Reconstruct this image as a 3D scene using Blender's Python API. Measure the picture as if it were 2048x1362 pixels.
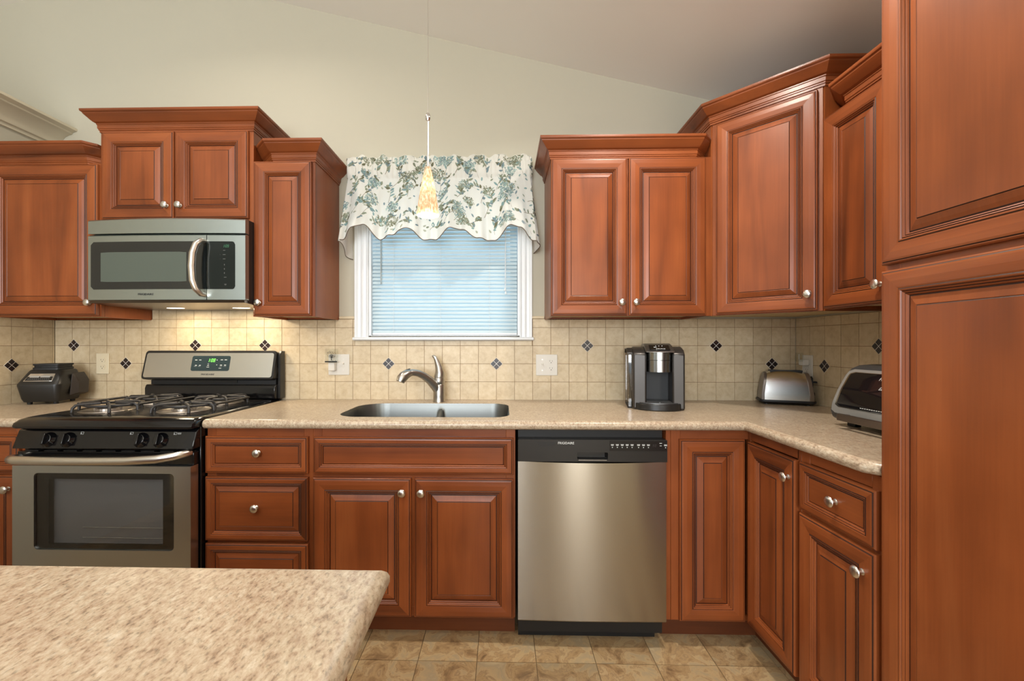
import bpy, math, random
from mathutils import Vector, Matrix, geometry
R = math.radians
PI = math.pi
random.seed(7)
SC = bpy.context.scene
COL = SC.collection
for o in list(bpy.data.objects): bpy.data.objects.remove(o)

# ------------------------------------------------------------------ camera
cam_d = bpy.data.cameras.new('camera'); cam = bpy.data.objects.new('camera', cam_d); COL.objects.link(cam)
cam.location = (-0.0553, -2.3367, 1.2246)
cam.rotation_euler = (R(90), 0, 0.0227)
cam_d.sensor_width = 36; cam_d.sensor_fit = 'HORIZONTAL'
cam_d.lens = 840.6 / 2048 * 36
cam_d.shift_x = (1024 - 984.66) / 2048
cam_d.shift_y = (687.7 - 681) / 2048
cam_d.clip_start = 0.02
SC.camera = cam
# ------------------------------------------------------------------ view
SC.view_settings.view_transform = 'Standard'
SC.view_settings.look = 'None'
SC.view_settings.gamma = 1.0
SC.view_settings.use_curve_mapping = False
SC.view_settings.exposure = 0.17
# ------------------------------------------------------------------ world (overcast daylight)
W = bpy.data.worlds.new('world'); SC.world = W; W.use_nodes = True
bg = W.node_tree.nodes['Background']
bg.inputs[0].default_value = (0.62, 0.84, 1.0, 1); bg.inputs[1].default_value = 1.0

XR = 1.553      # right wall
XL = -2.60      # left wall
RIDGE_X, RIDGE_Z, SLR, SLL = -2.103, 3.342, 0.244, 0.235
def ceil_z(x): return RIDGE_Z - (SLR*(x-RIDGE_X) if x > RIDGE_X else SLL*(RIDGE_X-x))

def area(name, loc, rot, sx, sy, power, color):
    d = bpy.data.lights.new(name, 'AREA'); d.shape = 'RECTANGLE'; d.size = sx; d.size_y = sy
    d.energy = power; d.color = color
    o = bpy.data.objects.new(name, d); COL.objects.link(o); o.location = loc; o.rotation_euler = rot
    return o
# daylight entering by the big windows behind the camera and to the left
area('daylight_rear', (-1.10, -5.85, 1.75), (R(114), 0, 0), 2.0, 2.0, 165, (0.92, 0.96, 1.0))
area('daylight_patio_door', (1.10, -5.85, 1.35), (R(90), 0, 0), 0.5, 2.1, 30, (1.0, 0.93, 0.82))
area('daylight_left', (-5.85, -3.4, 1.7), (R(122), 0, R(-90)), 2.6, 2.0, 30, (0.80, 0.92, 1.0))
# daylight through the sink window
area('daylight_sink_window', (-0.377, 0.42, 1.75), (R(-90), 0, 0), 1.2, 1.1, 7.5, (0.62, 0.87, 1.0))
# recessed ceiling lamps
DOWN = [(0.60, -0.95, 15), (-1.35, -0.95, 9), (-0.30, -2.3, 4), (-1.35, -2.3, 6), (0.3, -3.7, 6), (-1.6, -3.7, 9), (-3.8, -2.6, 12)]

# ------------------------------------------------------------------ mesh helpers
class MB:
    def __init__(s): s.v = []; s.f = []; s.m = []
    def add(s, vs, fs, m=0, M=None):
        b = len(s.v)
        s.v += [tuple(M @ Vector(v)) for v in vs] if M else [tuple(v) for v in vs]
        for f in fs: s.f.append(tuple(b+i for i in f)); s.m.append(m)
        return s
    def box(s, x0, x1, y0, y1, z0, z1, m=0, M=None):
        x0, x1 = min(x0, x1), max(x0, x1); y0, y1 = min(y0, y1), max(y0, y1); z0, z1 = min(z0, z1), max(z0, z1)
        vs = [(x0,y0,z0),(x1,y0,z0),(x1,y1,z0),(x0,y1,z0),(x0,y0,z1),(x1,y0,z1),(x1,y1,z1),(x0,y1,z1)]
        return s.add(vs, [(0,3,2,1),(4,5,6,7),(0,1,5,4),(1,2,6,5),(2,3,7,6),(3,0,4,7)], m, M)
    def loft(s, rings, m=0, cap=True, M=None, close=True):
        n = len(rings[0]); vs = [p for r in rings for p in r]; fs = []
        for k in range(len(rings)-1):
            for i in range(n if close else n-1):
                j = (i+1) % n
                fs.append((k*n+i, k*n+j, (k+1)*n+j, (k+1)*n+i))
        if cap:
            fs.append(tuple(range(n-1, -1, -1))); fs.append(tuple((len(rings)-1)*n+i for i in range(n)))
        return s.add(vs, fs, m, M)
    def prism(s, poly, axis, a, b, m=0, M=None):
        def P(p, t):
            if axis == 'x': return (t, p[0], p[1])
            if axis == 'y': return (p[0], t, p[1])
            return (p[0], p[1], t)
        return s.loft([[P(p, a) for p in poly], [P(p, b) for p in poly]], m, True, M)
    def lathe(s, prof, n=20, m=0, M=None, cap=True):
        rings = [[(r*math.cos(2*PI*i/n), r*math.sin(2*PI*i/n), z) for i in range(n)] for r, z in prof]
        return s.loft(rings, m, cap, M)
    def tube(s, path, r, n=10, m=0, M=None, cap=True, flat=1.0):
        P = [Vector(p) for p in path]; rr = r if isinstance(r, (list, tuple)) else [r]*len(P)
        rings = []; up = None
        for i, p in enumerate(P):
            d = (P[min(i+1, len(P)-1)] - P[max(i-1, 0)]).normalized()
            if up is None: up = Vector((0,0,1)) if abs(d.z) < .9 else Vector((0,1,0))
            a = d.cross(up)
            if a.length < 1e-6: a = d.cross(Vector((1,0,0)))
            a.normalize(); b = a.cross(d).normalized(); up = b
            rings.append([tuple(p + a*math.cos(2*PI*k/n)*rr[i] + b*math.sin(2*PI*k/n)*rr[i]*flat) for k in range(n)])
        return s.loft(rings, m, cap, M)
    def build(s, name, mats, parent=None, bev=0, seg=2, smooth=True, ang=35, loc=None, rz=0, label=None):
        me = bpy.data.meshes.new(name); me.from_pydata(s.v, [], s.f)
        if not isinstance(mats, (list, tuple)): mats = [mats]
        for q in mats: me.materials.append(q)
        for i, p in enumerate(me.polygons): p.material_index = s.m[i]; p.use_smooth = smooth
        me.validate(); me.update()
        import bmesh
        bm = bmesh.new(); bm.from_mesh(me); bmesh.ops.recalc_face_normals(bm, faces=bm.faces[:]); bm.to_mesh(me); bm.free()
        if smooth: me.set_sharp_from_angle(angle=R(ang))
        o = bpy.data.objects.new(name, me); COL.objects.link(o)
        if parent: o.parent = parent
        if loc: o.location = loc
        o.rotation_euler.z = rz
        if bev:
            b = o.modifiers.new('bevel', 'BEVEL'); b.width = bev; b.segments = seg; b.limit_method = 'ANGLE'; b.angle_limit = R(40)
            b.harden_normals = False
        if label: o['label'] = label
        return o
def rrect(x0, x1, z0, z1, r, n=5):
    "rounded rectangle, ccw"
    if not isinstance(r, (list, tuple)): r = [r]*4
    out = []
    for (cx, cz, a0, q) in ((x1-r[0], z0+r[0], -90, r[0]), (x1-r[1], z1-r[1], 0, r[1]), (x0+r[2], z1-r[2], 90, r[2]), (x0+r[3], z0+r[3], 180, r[3])):
        for k in range(n+1):
            a = R(a0 + 90*k/n); out.append((cx+q*math.cos(a), cz+q*math.sin(a)))
    return out
def thing(name, label, cat, loc=(0,0,0), rz=0, group=None):
    o = bpy.data.objects.new(name, None); COL.objects.link(o); o.location = loc; o.rotation_euler.z = rz
    o.empty_display_size = .05
    return tag(o, label, cat, group)
def tag(o, label, cat, group=None):
    o['label'] = label; o['category'] = cat
    if group: o['group'] = group
    return o
def struct(o, label=None):
    o['kind'] = 'structure'
    if label: o['label'] = label
    return o
def text(s, size, M, mat, name, parent, ext=.0003, align='CENTER', sx=1.0, shear=0.0):
    c = bpy.data.curves.new(name, 'FONT'); c.body = s; c.size = size; c.extrude = ext; c.align_x = align; c.align_y = 'CENTER'
    c.resolution_u = 2; c.shear = shear
    t = bpy.data.objects.new(name+'_tmp', c); COL.objects.link(t)
    bpy.context.view_layer.update()
    me = bpy.data.meshes.new_from_object(t.evaluated_get(bpy.context.evaluated_depsgraph_get()))
    bpy.data.objects.remove(t)
    me.transform(M @ Matrix.Rotation(R(90), 4, 'X') @ Matrix.Scale(sx, 4, (1,0,0)))
    me.materials.clear(); me.materials.append(mat)
    o = bpy.data.objects.new(name, me); COL.objects.link(o)
    if parent: o.parent = parent
    return o
T = Matrix.Translation
def RX(a): return Matrix.Rotation(R(a), 4, 'X')
def RY(a): return Matrix.Rotation(R(a), 4, 'Y')
def RZ(a): return Matrix.Rotation(R(a), 4, 'Z')

# ------------------------------------------------------------------ materials
def srgb(r, g, b):
    f = lambda c: (c/255/12.92) if c/255 <= .04045 else ((c/255+.055)/1.055)**2.4
    return (f(r), f(g), f(b), 1)
def newmat(name):
    m = bpy.data.materials.new(name); m.use_nodes = True
    return m, m.node_tree.nodes, m.node_tree.links, m.node_tree.nodes['Principled BSDF']
def mat(name, col, rough=.5, metal=0, spec=.5, coat=0, emit=None, estr=0, trans=0, ior=1.45, bump=None, aniso=0):
    m, N, L, P = newmat(name)
    P.inputs['Base Color'].default_value = col; P.inputs['Roughness'].default_value = rough
    P.inputs['Metallic'].default_value = metal; P.inputs['Specular IOR Level'].default_value = spec
    P.inputs['Coat Weight'].default_value = coat; P.inputs['Coat Roughness'].default_value = .08
    P.inputs['Transmission Weight'].default_value = trans; P.inputs['IOR'].default_value = ior
    if emit: P.inputs['Emission Color'].default_value = emit; P.inputs['Emission Strength'].default_value = estr
    if bump:
        t = N.new('ShaderNodeTexCoord'); mp = N.new('ShaderNodeMapping'); mp.inputs['Scale'].default_value = bump[0]
        n = N.new('ShaderNodeTexNoise'); n.inputs['Scale'].default_value = 1; n.inputs['Detail'].default_value = 3
        b = N.new('ShaderNodeBump'); b.inputs['Strength'].default_value = bump[1]; b.inputs['Distance'].default_value = .001
        L.new(t.outputs['Object'], mp.inputs[0]); L.new(mp.outputs[0], n.inputs['Vector']); L.new(n.outputs[0], b.inputs['Height']); L.new(b.outputs[0], P.inputs['Normal'])
    return m
def ramp(N, stops):
    r = N.new('ShaderNodeValToRGB'); e = r.color_ramp.elements
    e[0].position, e[0].color = stops[0]; e[1].position, e[1].color = stops[-1]
    for p, c in stops[1:-1]: q = e.new(p); q.color = c
    return r
def wood(name, horiz=False, k=1.0, rough=.36):
    m, N, L, P = newmat(name)
    t = N.new('ShaderNodeTexCoord'); oi = N.new('ShaderNodeObjectInfo')
    mul = N.new('ShaderNodeVectorMath'); mul.operation = 'SCALE'; mul.inputs[0].default_value = (31, 17, 23); L.new(oi.outputs['Random'], mul.inputs['Scale'])
    add = N.new('ShaderNodeVectorMath'); add.operation = 'ADD'; L.new(t.outputs['Object'], add.inputs[0]); L.new(mul.outputs[0], add.inputs[1])
    def noise(sc, detail, dist=0):
        mp = N.new('ShaderNodeMapping'); mp.inputs['Scale'].default_value = (sc[2], sc[1], sc[0]) if horiz else sc
        n = N.new('ShaderNodeTexNoise'); n.inputs['Scale'].default_value = 1; n.inputs['Detail'].default_value = detail; n.inputs['Distortion'].default_value = dist
        L.new(add.outputs[0], mp.inputs[0]); L.new(mp.outputs[0], n.inputs['Vector']); return n
    a = noise((9, 5, .9), 3, .6); b = noise((160, 90, 5), 4); c = noise((5, 5, 4), 2)
    def sh(r, g, b_): return srgb(min(255, r*k), min(255, g*k), min(255, b_*k))
    ra = ramp(N, [(.22, sh(88, 45, 23)), (.42, sh(127, 66, 32)), (.58, sh(141, 75, 37)), (.80, sh(155, 88, 47))]); L.new(a.outputs[0], ra.inputs[0])
    rb = ramp(N, [(.3, (.93, .92, .91, 1)), (.7, (1.03, 1.03, 1.03, 1))]); L.new(b.outputs[0], rb.inputs[0])
    rc = ramp(N, [(.3, (.82, .80, .80, 1)), (.7, (1.08, 1.08, 1.08, 1))]); L.new(c.outputs[0], rc.inputs[0])
    m1 = N.new('ShaderNodeMix'); m1.data_type = 'RGBA'; m1.blend_type = 'MULTIPLY'; m1.inputs[0].default_value = 1
    m2 = N.new('ShaderNodeMix'); m2.data_type = 'RGBA'; m2.blend_type = 'MULTIPLY'; m2.inputs[0].default_value = 1
    L.new(ra.outputs[0], m1.inputs[6]); L.new(rb.outputs[0], m1.inputs[7]); L.new(m1.outputs[2], m2.inputs[6]); L.new(rc.outputs[0], m2.inputs[7])
    L.new(m2.outputs[2], P.inputs['Base Color'])
    P.inputs['Roughness'].default_value = rough; P.inputs['Specular IOR Level'].default_value = .35
    P.inputs['Coat Weight'].default_value = .15; P.inputs['Coat Roughness'].default_value = .2
    bp = N.new('ShaderNodeBump'); bp.inputs['Strength'].default_value = .08; bp.inputs['Distance'].default_value = .001; L.new(b.outputs[0], bp.inputs['Height']); L.new(bp.outputs[0], P.inputs['Normal'])
    return m
WV = wood('cherry_stained_maple'); WH = wood('cherry_stained_maple_cross', True)
GLZ = mat('brown_glaze', srgb(44, 20, 12), .5)
KICK = wood('cherry_toe', True, .8, .5)
MAPLE = mat('pale_maple_underside', srgb(205, 182, 140), .6)
WOODS = [WV, WH, GLZ]
def paint(name, col, rough=.7, bump=.05):
    return mat(name, col, rough, bump=((220, 220, 220), bump))
WALLP = paint('cream_wall_paint', srgb(186, 180, 161)); CEILP = paint('ceiling_paint', srgb(240, 237, 230)); TRIMW = mat('white_gloss_trim', srgb(222, 225, 227), .3)
MOULDP = mat('cream_moulding_paint', srgb(205, 196, 172), .45)
OUTP = mat('far_room_wall_paint', srgb(196, 190, 172), .8)
def laminate():
    m, N, L, P = newmat('speckled_beige_laminate')
    t = N.new('ShaderNodeTexCoord')
    def noise(sc, scale, det, rot=35):
        mp = N.new('ShaderNodeMapping'); mp.inputs['Scale'].default_value = sc; mp.inputs['Rotation'].default_value = (0, 0, R(rot))
        n = N.new('ShaderNodeTexNoise'); n.inputs['Scale'].default_value = scale; n.inputs['Detail'].default_value = det; n.inputs['Roughness'].default_value = .65
        L.new(t.outputs['Object'], mp.inputs[0]); L.new(mp.outputs[0], n.inputs['Vector']); return n
    a = noise((1, .5, 1), 95, 7); b = noise((1, .55, 1), 210, 6, 20); c = noise((1, .6, 1), 26, 3, 50)
    ra = ramp(N, [(.30, srgb(124, 104, 84)), (.42, srgb(160, 134, 110)), (.50, srgb(180, 162, 138)), (.58, srgb(192, 178, 154)), (.70, srgb(216, 209, 192))]); L.new(a.outputs[0], ra.inputs[0])
    rb = ramp(N, [(.36, srgb(104, 94, 82)), (.46, srgb(180, 160, 136)), (.66, srgb(214, 202, 182))]); L.new(b.outputs[0], rb.inputs[0])
    rc = ramp(N, [(.35, (.88, .85, .82, 1)), (.65, (.98, .98, .97, 1))]); L.new(c.outputs[0], rc.inputs[0])
    m1 = N.new('ShaderNodeMix'); m1.data_type = 'RGBA'; m1.inputs[0].default_value = .5
    m2 = N.new('ShaderNodeMix'); m2.data_type = 'RGBA'; m2.blend_type = 'MULTIPLY'; m2.inputs[0].default_value = 1
    L.new(ra.outputs[0], m1.inputs[6]); L.new(rb.outputs[0], m1.inputs[7]); L.new(m1.outputs[2], m2.inputs[6]); L.new(rc.outputs[0], m2.inputs[7]); L.new(m2.outputs[2], P.inputs['Base Color'])
    P.inputs['Roughness'].default_value = .28; P.inputs['Specular IOR Level'].default_value = .5
    return m
LAM = laminate()
def tilemat(name, cols, scale=14, rough=.4, rnd=.25, dist=.8):
    m, N, L, P = newmat(name)
    t = N.new('ShaderNodeTexCoord'); g = N.new('ShaderNodeNewGeometry')
    mul = N.new('ShaderNodeVectorMath'); mul.operation = 'SCALE'; mul.inputs[0].default_value = (13, 29, 7); L.new(g.outputs['Random Per Island'], mul.inputs['Scale'])
    add = N.new('ShaderNodeVectorMath'); add.operation = 'ADD'; L.new(t.outputs['Object'], add.inputs[0]); L.new(mul.outputs[0], add.inputs[1])
    n = N.new('ShaderNodeTexNoise'); n.inputs['Scale'].default_value = scale; n.inputs['Detail'].default_value = 6; n.inputs['Distortion'].default_value = dist; n.inputs['Roughness'].default_value = .62
    L.new(add.outputs[0], n.inputs['Vector'])
    r = ramp(N, cols); L.new(n.outputs[0], r.inputs[0])
    mr = N.new('ShaderNodeMapRange'); mr.inputs[3].default_value = 1-rnd; mr.inputs[4].default_value = 1+rnd*.35; L.new(g.outputs['Random Per Island'], mr.inputs[0])
    mx = N.new('ShaderNodeVectorMath'); mx.operation = 'SCALE'; L.new(r.outputs[0], mx.inputs[0]); L.new(mr.outputs[0], mx.inputs['Scale']); L.new(mx.outputs[0], P.inputs['Base Color'])
    P.inputs['Roughness'].default_value = rough
    return m
TILE = tilemat('tumbled_beige_wall_tile', [(.3, srgb(186, 166, 134)), (.5, srgb(200, 182, 150)), (.7, srgb(208, 192, 163))], 30, .42, .08, .25)
GROUT = mat('tan_grout', srgb(132, 106, 78), .9)
WGROUT = mat('white_grout', srgb(226, 222, 214), .8)
ACC = tilemat('dark_glass_accent_tile', [(.35, srgb(24, 16, 16)), (.55, srgb(40, 28, 26)), (.75, srgb(84, 58, 46))], 60, .3, .5)
FLOOR = tilemat('slate_look_floor_tile', [(.28, srgb(104, 82, 58)), (.40, srgb(146, 118, 84)), (.47, srgb(172, 144, 104)), (.50, srgb(150, 124, 92)), (.53, srgb(180, 154, 114)), (.62, srgb(162, 144, 114)), (.75, srgb(188, 168, 132))], 11, .34, .26, .7)
FGROUT = mat('floor_grout', srgb(112, 92, 66), .9)
def steel(name, col=(.62, .61, .58, 1), rough=.28, scale=(2, 400, 400), aniso=.0, tang=None):
    m, N, L, P = newmat(name)
    P.inputs['Base Color'].default_value = col; P.inputs['Metallic'].default_value = 1
    t = N.new('ShaderNodeTexCoord'); mp = N.new('ShaderNodeMapping'); mp.inputs['Scale'].default_value = scale
    n = N.new('ShaderNodeTexNoise'); n.inputs['Scale'].default_value = 1; n.inputs['Detail'].default_value = 4
    L.new(t.outputs['Object'], mp.inputs[0]); L.new(mp.outputs[0], n.inputs['Vector'])
    mr = N.new('ShaderNodeMapRange'); mr.inputs[3].default_value = rough-.02; mr.inputs[4].default_value = rough+.03; L.new(n.outputs[0], mr.inputs[0]); L.new(mr.outputs[0], P.inputs['Roughness'])
    b = N.new('ShaderNodeBump'); b.inputs['Strength'].default_value = .012; b.inputs['Distance'].default_value = .0005; L.new(n.outputs[0], b.inputs['Height']); L.new(b.outputs[0], P.inputs['Normal'])
    if aniso:
        P.inputs['Anisotropic'].default_value = aniso
        tg = N.new('ShaderNodeTangent'); tg.direction_type = 'RADIAL'; tg.axis = 'Z'; P.inputs['Anisotropic Rotation'].default_value = .25; L.new(tg.outputs[0], P.inputs['Tangent'])
    return m
STEEL = steel('brushed_stainless'); STEELDW = steel('brushed_stainless_warm', (.37, .34, .29, 1), .22, (2, 400, 400), .92)
SINKST = steel('satin_sink_steel', (.20, .21, .205, 1), .40, (300, 300, 6)); NICKEL = mat('satin_nickel', (.70, .67, .62, 1), .28, 1)
CHROME = mat('polished_metal', (.8, .8, .8, 1), .1, 1)
BLK = mat('gloss_black_enamel', srgb(14, 14, 16), .12, spec=.6); BLKM = mat('matte_black_plastic', srgb(22, 22, 23), .5); BLKS = mat('satin_black_plastic', srgb(30, 29, 28), .3)
IRON = mat('cast_iron_enamel', srgb(46, 44, 43), .42); PAN = mat('grey_burner_metal', (.42, .38, .34, 1), .38, 1)
DGLASS = mat('dark_tinted_glass', srgb(20, 24, 25), .06, spec=.7, coat=.5); SCREEN = mat('grey_green_door_screen', srgb(84, 92, 84), .25)
LCD = mat('green_display_digits', (0,0,0,1), .5, emit=(.25, 1, .12, 1), estr=1.6); LCD2 = mat('dim_green_display_digits', (0,0,0,1), .5, emit=(.18, .6, .3, 1), estr=.35)
PRT = mat('white_printing', srgb(215, 218, 216), .6); PRTD = mat('grey_printing', srgb(110, 112, 110), .6); PRTK = mat('dark_printing', srgb(40, 42, 44), .5)
WPL = mat('white_plastic', srgb(208, 204, 195), .35); WPLD = mat('socket_slots', srgb(60, 56, 50), .6); IVORY = mat('ivory_plastic', srgb(214, 202, 174), .4)
def glassmat(name, tint, fac):
    m, N, L, P = newmat(name)
    tr = N.new('ShaderNodeBsdfTransparent'); tr.inputs[0].default_value = tint
    gl = N.new('ShaderNodeBsdfGlossy'); gl.inputs['Roughness'].default_value = .03
    mx = N.new('ShaderNodeMixShader'); mx.inputs[0].default_value = fac
    L.new(tr.outputs[0], mx.inputs[1]); L.new(gl.outputs[0], mx.inputs[2]); L.new(mx.outputs[0], N['Material Output'].inputs['Surface'])
    return m
PANE = glassmat('clear_window_glass', (.95, .98, 1, 1), .08); OVENG = glassmat('smoked_oven_glass', (.62, .63, .63, 1), .10); ACRY = glassmat('clear_acrylic', (.93, .94, .93, 1), .006)
def cloth(name, col, tr=.5, emis=0):
    m, N, L, P = newmat(name)
    d = N.new('ShaderNodeBsdfDiffuse'); t = N.new('ShaderNodeBsdfTranslucent'); mx = N.new('ShaderNodeMixShader'); mx.inputs[0].default_value = tr
    d.inputs[0].default_value = col; t.inputs[0].default_value = col
    L.new(d.outputs[0], mx.inputs[1]); L.new(t.outputs[0], mx.inputs[2]); L.new(mx.outputs[0], N['Material Output'].inputs['Surface'])
    return m
CLOTH = cloth('white_cotton', srgb(246, 245, 238)); SLAT = cloth('white_vinyl_slat', srgb(206, 222, 228), .24)
PRINTS = [cloth('print_'+n, c, .42) for n, c in (('sage', srgb(150, 158, 138)), ('teal', srgb(144, 172, 172)), ('slate_blue', srgb(134, 154, 162)), ('olive', srgb(122, 122, 98)), ('pale_aqua', srgb(190, 210, 204)), ('taupe_stem', srgb(150, 136, 118)), ('soft_grey', srgb(184, 186, 168)))]
PIPING = cloth('taupe_piping', srgb(120, 108, 96), .2)

# ------------------------------------------------------------------ setting
WX0, WX1, WZ0, WZ1 = -0.800, 0.044, 1.268, 2.12       # window opening in the back wall
mb = MB()
outer = [(-6, 0), (XR+.12, 0), (XR+.12, ceil_z(XR+.12)+.0), (RIDGE_X, RIDGE_Z), (-6, ceil_z(-6))]
hole = [(WX0, WZ0), (WX0, WZ1), (WX1, WZ1), (WX1, WZ0)]
for y in (0, .14):
    pts = outer + hole
    tris = geometry.tessellate_polygon([[Vector((p[0], p[1], 0)) for p in outer], [Vector((p[0], p[1], 0)) for p in hole]])
    mb.add([(p[0], y, p[1]) for p in pts], tris)
for poly in (outer, hole):
    n = len(poly)
    for i in range(n):
        a, b = poly[i], poly[(i+1) % n]
        mb.add([(a[0], 0, a[1]), (b[0], 0, b[1]), (b[0], .14, b[1]), (a[0], .14, a[1])], [(0,1,2,3)])
wall_back = struct(mb.build('wall_back', WALLP, smooth=False), 'cream painted back wall of the kitchen with window')
RY0 = -6.0
struct(MB().box(XR, XR+.12, RY0, 0, 0, 2.6).build('wall_right', WALLP, smooth=False), 'right side kitchen wall behind the counter leg')
struct(MB().box(XL-.12, XL, -2.2, 0, 0, 2.44).build('wall_left', WALLP, smooth=False), 'partial height left wall capped by moulding')
mb = MB(); mb.box(-6, -2.2, RY0-.12, RY0, 0, 3.3); mb.box(-2.2, 0, RY0-.12, RY0, 0, .6); mb.box(-2.2, 0, RY0-.12, RY0, 2.85, 3.5); mb.box(0, .82, RY0-.12, RY0, 0, 3.1); mb.box(.82, 1.38, RY0-.12, RY0, 2.45, 3); mb.box(1.38, XR+.12, RY0-.12, RY0, 0, 3)
struct(mb.build('wall_rear', OUTP, smooth=False))
mb = MB(); mb.box(-6.12, -6, RY0, -4.8, 0, 3); mb.box(-6.12, -6, -2.0, .14, 0, 3); mb.box(-6.12, -6, -4.8, -2, 0, .6); mb.box(-6.12, -6, -4.8, -2, 2.7, 3)
struct(mb.build('wall_left_outer', OUTP, smooth=False))
mb = MB()
sec = [(-6.1, ceil_z(-6.1)), (RIDGE_X, RIDGE_Z), (XR+.12, ceil_z(XR+.12)), (XR+.12, ceil_z(XR+.12)+.1), (RIDGE_X, RIDGE_Z+.1), (-6.1, ceil_z(-6.1)+.1)]
mb.prism(sec, 'y', RY0, .0)
struct(mb.build('ceiling', CEILP, smooth=False), 'cream vaulted ceiling sloping down to the right')
# floor: every tile its own block in one mesh, on a grout slab
mb = MB(); mb.box(-6, XR, RY0, 0, -.05, -.0025, 1)
p = .2285; x0 = .0775
for i in range(-13, 8):
    for j in range(-11, 5):
        xa = x0+i*p; ya = -.718 + j*p
        xb = min(xa+p-.002, XR); yb = min(ya+p-.002, -.001)
        if xa >= XR-.01 or ya > -.01: continue
        mb.box(xa+.001, xb, ya+.001, yb, -.0025, 0)
mb.box(-6, x0-13*p, RY0, 0, -.0025, 0); mb.box(x0-13*p, XR, RY0, -.718-11*p, -.0025, 0)
struct(mb.build('floor', [FLOOR, FGROUT], smooth=False), 'tan and brown slate look square floor tiles')
# crown moulding that caps the left wall, along its length
prof = [(0, 2.335), (.014, 2.335), (.016, 2.35), (.03, 2.352), (.034, 2.36), (.04, 2.375), (.062, 2.40), (.088, 2.412), (.104, 2.416), (.104, 2.424), (.131, 2.432), (.131, 2.445), (-.12, 2.445), (-.12, 2.4405), (0, 2.4405)]
struct(MB().prism([(XL+a, z) for a, z in prof], 'y', -2.2, -.001).build('trim_1', MOULDP, ang=25), 'cream crown moulding running along the top of the left wall')

# backsplash ------------------------------------------------------
TP = .1003; TX0 = -.0855; TZ0 = .9135; TOPZ = 1.3625
DIA_B = [(-2.483,1.216), (-2.182,1.114), (-1.782,1.216), (-1.385,1.216), (-.687,1.114), (-.0855,1.114), (.416,1.214), (1.118,1.214), (1.419,1.114)]
def diamond(mb, cx, cz, yf, flip=lambda x, y, z: (x, y, z)):
    h = .0345
    q = [(cx-h, cz), (cx, cz-h), (cx+h, cz), (cx, cz+h)]
    def pr(poly, y0, y1, m):
        mb.loft([[flip(x, y0, z) for x, z in poly], [flip(x, y1, z) for x, z in poly]], m)
    pr(q, yf+.001, yf-.0012, 3)
    for sx, sz in ((0, 1), (0, -1), (1, 0), (-1, 0)):
        c = (cx+sx*h/2, cz+sz*h/2); k = h/2-.0016
        pr([(c[0]-k, c[1]), (c[0], c[1]-k), (c[0]+k, c[1]), (c[0], c[1]+k)], yf-.0012, yf-.002, 2)
def tiles(flip, u0, u1, phase, dias, skip=None, top=TOPZ, extra=None):
    mb = MB()
    def bx(a, b, y0, y1, c, d, m):
        vs = [flip(x, y, z) for x in (a, b) for y in (y0, y1) for z in (c, d)]
        mb.add(vs, [(0,1,3,2),(4,6,7,5),(0,4,5,1),(2,3,7,6),(0,2,6,4),(1,5,7,3)], m)
    g = .0011
    def region(a, b, c, d):
        bx(a, b, -.0045, -.0005, c, d, 1)
        i0 = math.floor((a-phase)/TP)
        i = i0
        while phase+i*TP < b-.002:
            xa, xb = max(a, phase+i*TP), min(b, phase+(i+1)*TP); j = 0
            while TZ0+j*TP < d-.002:
                if TZ0+(j+1)*TP <= c+.001: j += 1; continue
                za, zb = max(c, TZ0+j*TP), min(d, TZ0+(j+1)*TP)
                if xb-xa > .004 and zb-za > .004 and zb > c: bx(xa+g, xb-g, -.006, -.0045, za+g, zb-g, 0)
                j += 1
            i += 1
    if skip:
        zr = TZ0+3*TP
        region(u0, u1, TZ0, zr); region(u0, skip[0], zr, top); region(skip[0], skip[1], zr, skip[2]); region(skip[1], u1, zr, top)
    else: region(u0, u1, TZ0, top)
    if extra: region(*extra)
    for cx, cz in dias: diamond(mb, cx, cz, -.006, flip)
    return mb
o = tiles(lambda x, y, z: (x, y, z), XL+.006, XR-.006, TX0, DIA_B, (-.878, .112, 1.243), extra=(-2.030, -1.274, TOPZ, 1.50)).build('backsplash', [TILE, GROUT, ACC, WGROUT], wall_back, smooth=False, label='beige square tile backsplash with dark diamond accents')
flr = lambda x, y, z: (XR+y, -x, z)
o = tiles(flr, .0065, 1.2, .012, [(.2126, 1.114), (.5135, 1.214), (.8144, 1.114)]).build('backsplash', [TILE, GROUT, ACC, WGROUT], bpy.data.objects['wall_right'], smooth=False)
fll = lambda x, y, z: (XL-y, -x, z)
tiles(fll, .0065, 1.2, .017, [(.2176, 1.114), (.6, 1.214)]).build('backsplash', [TILE, GROUT, ACC, WGROUT], bpy.data.objects['wall_left'], smooth=False)
# little bullnose course that finishes the tile beside the window
mb = MB(); prf = [(-.0005, 1.363), (-.010, 1.363), (-.014, 1.367), (-.014, 1.373), (-.010, 1.378), (-.0005, 1.378)]
mb.prism(prf, 'x', -.963, -.876); mb.prism(prf, 'x', .110, .178)
struct(mb.build('trim_2', mat('stone_bullnose', srgb(206, 190, 160), .4)), 'narrow stone bullnose strip on top of the tile by the window')

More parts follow.
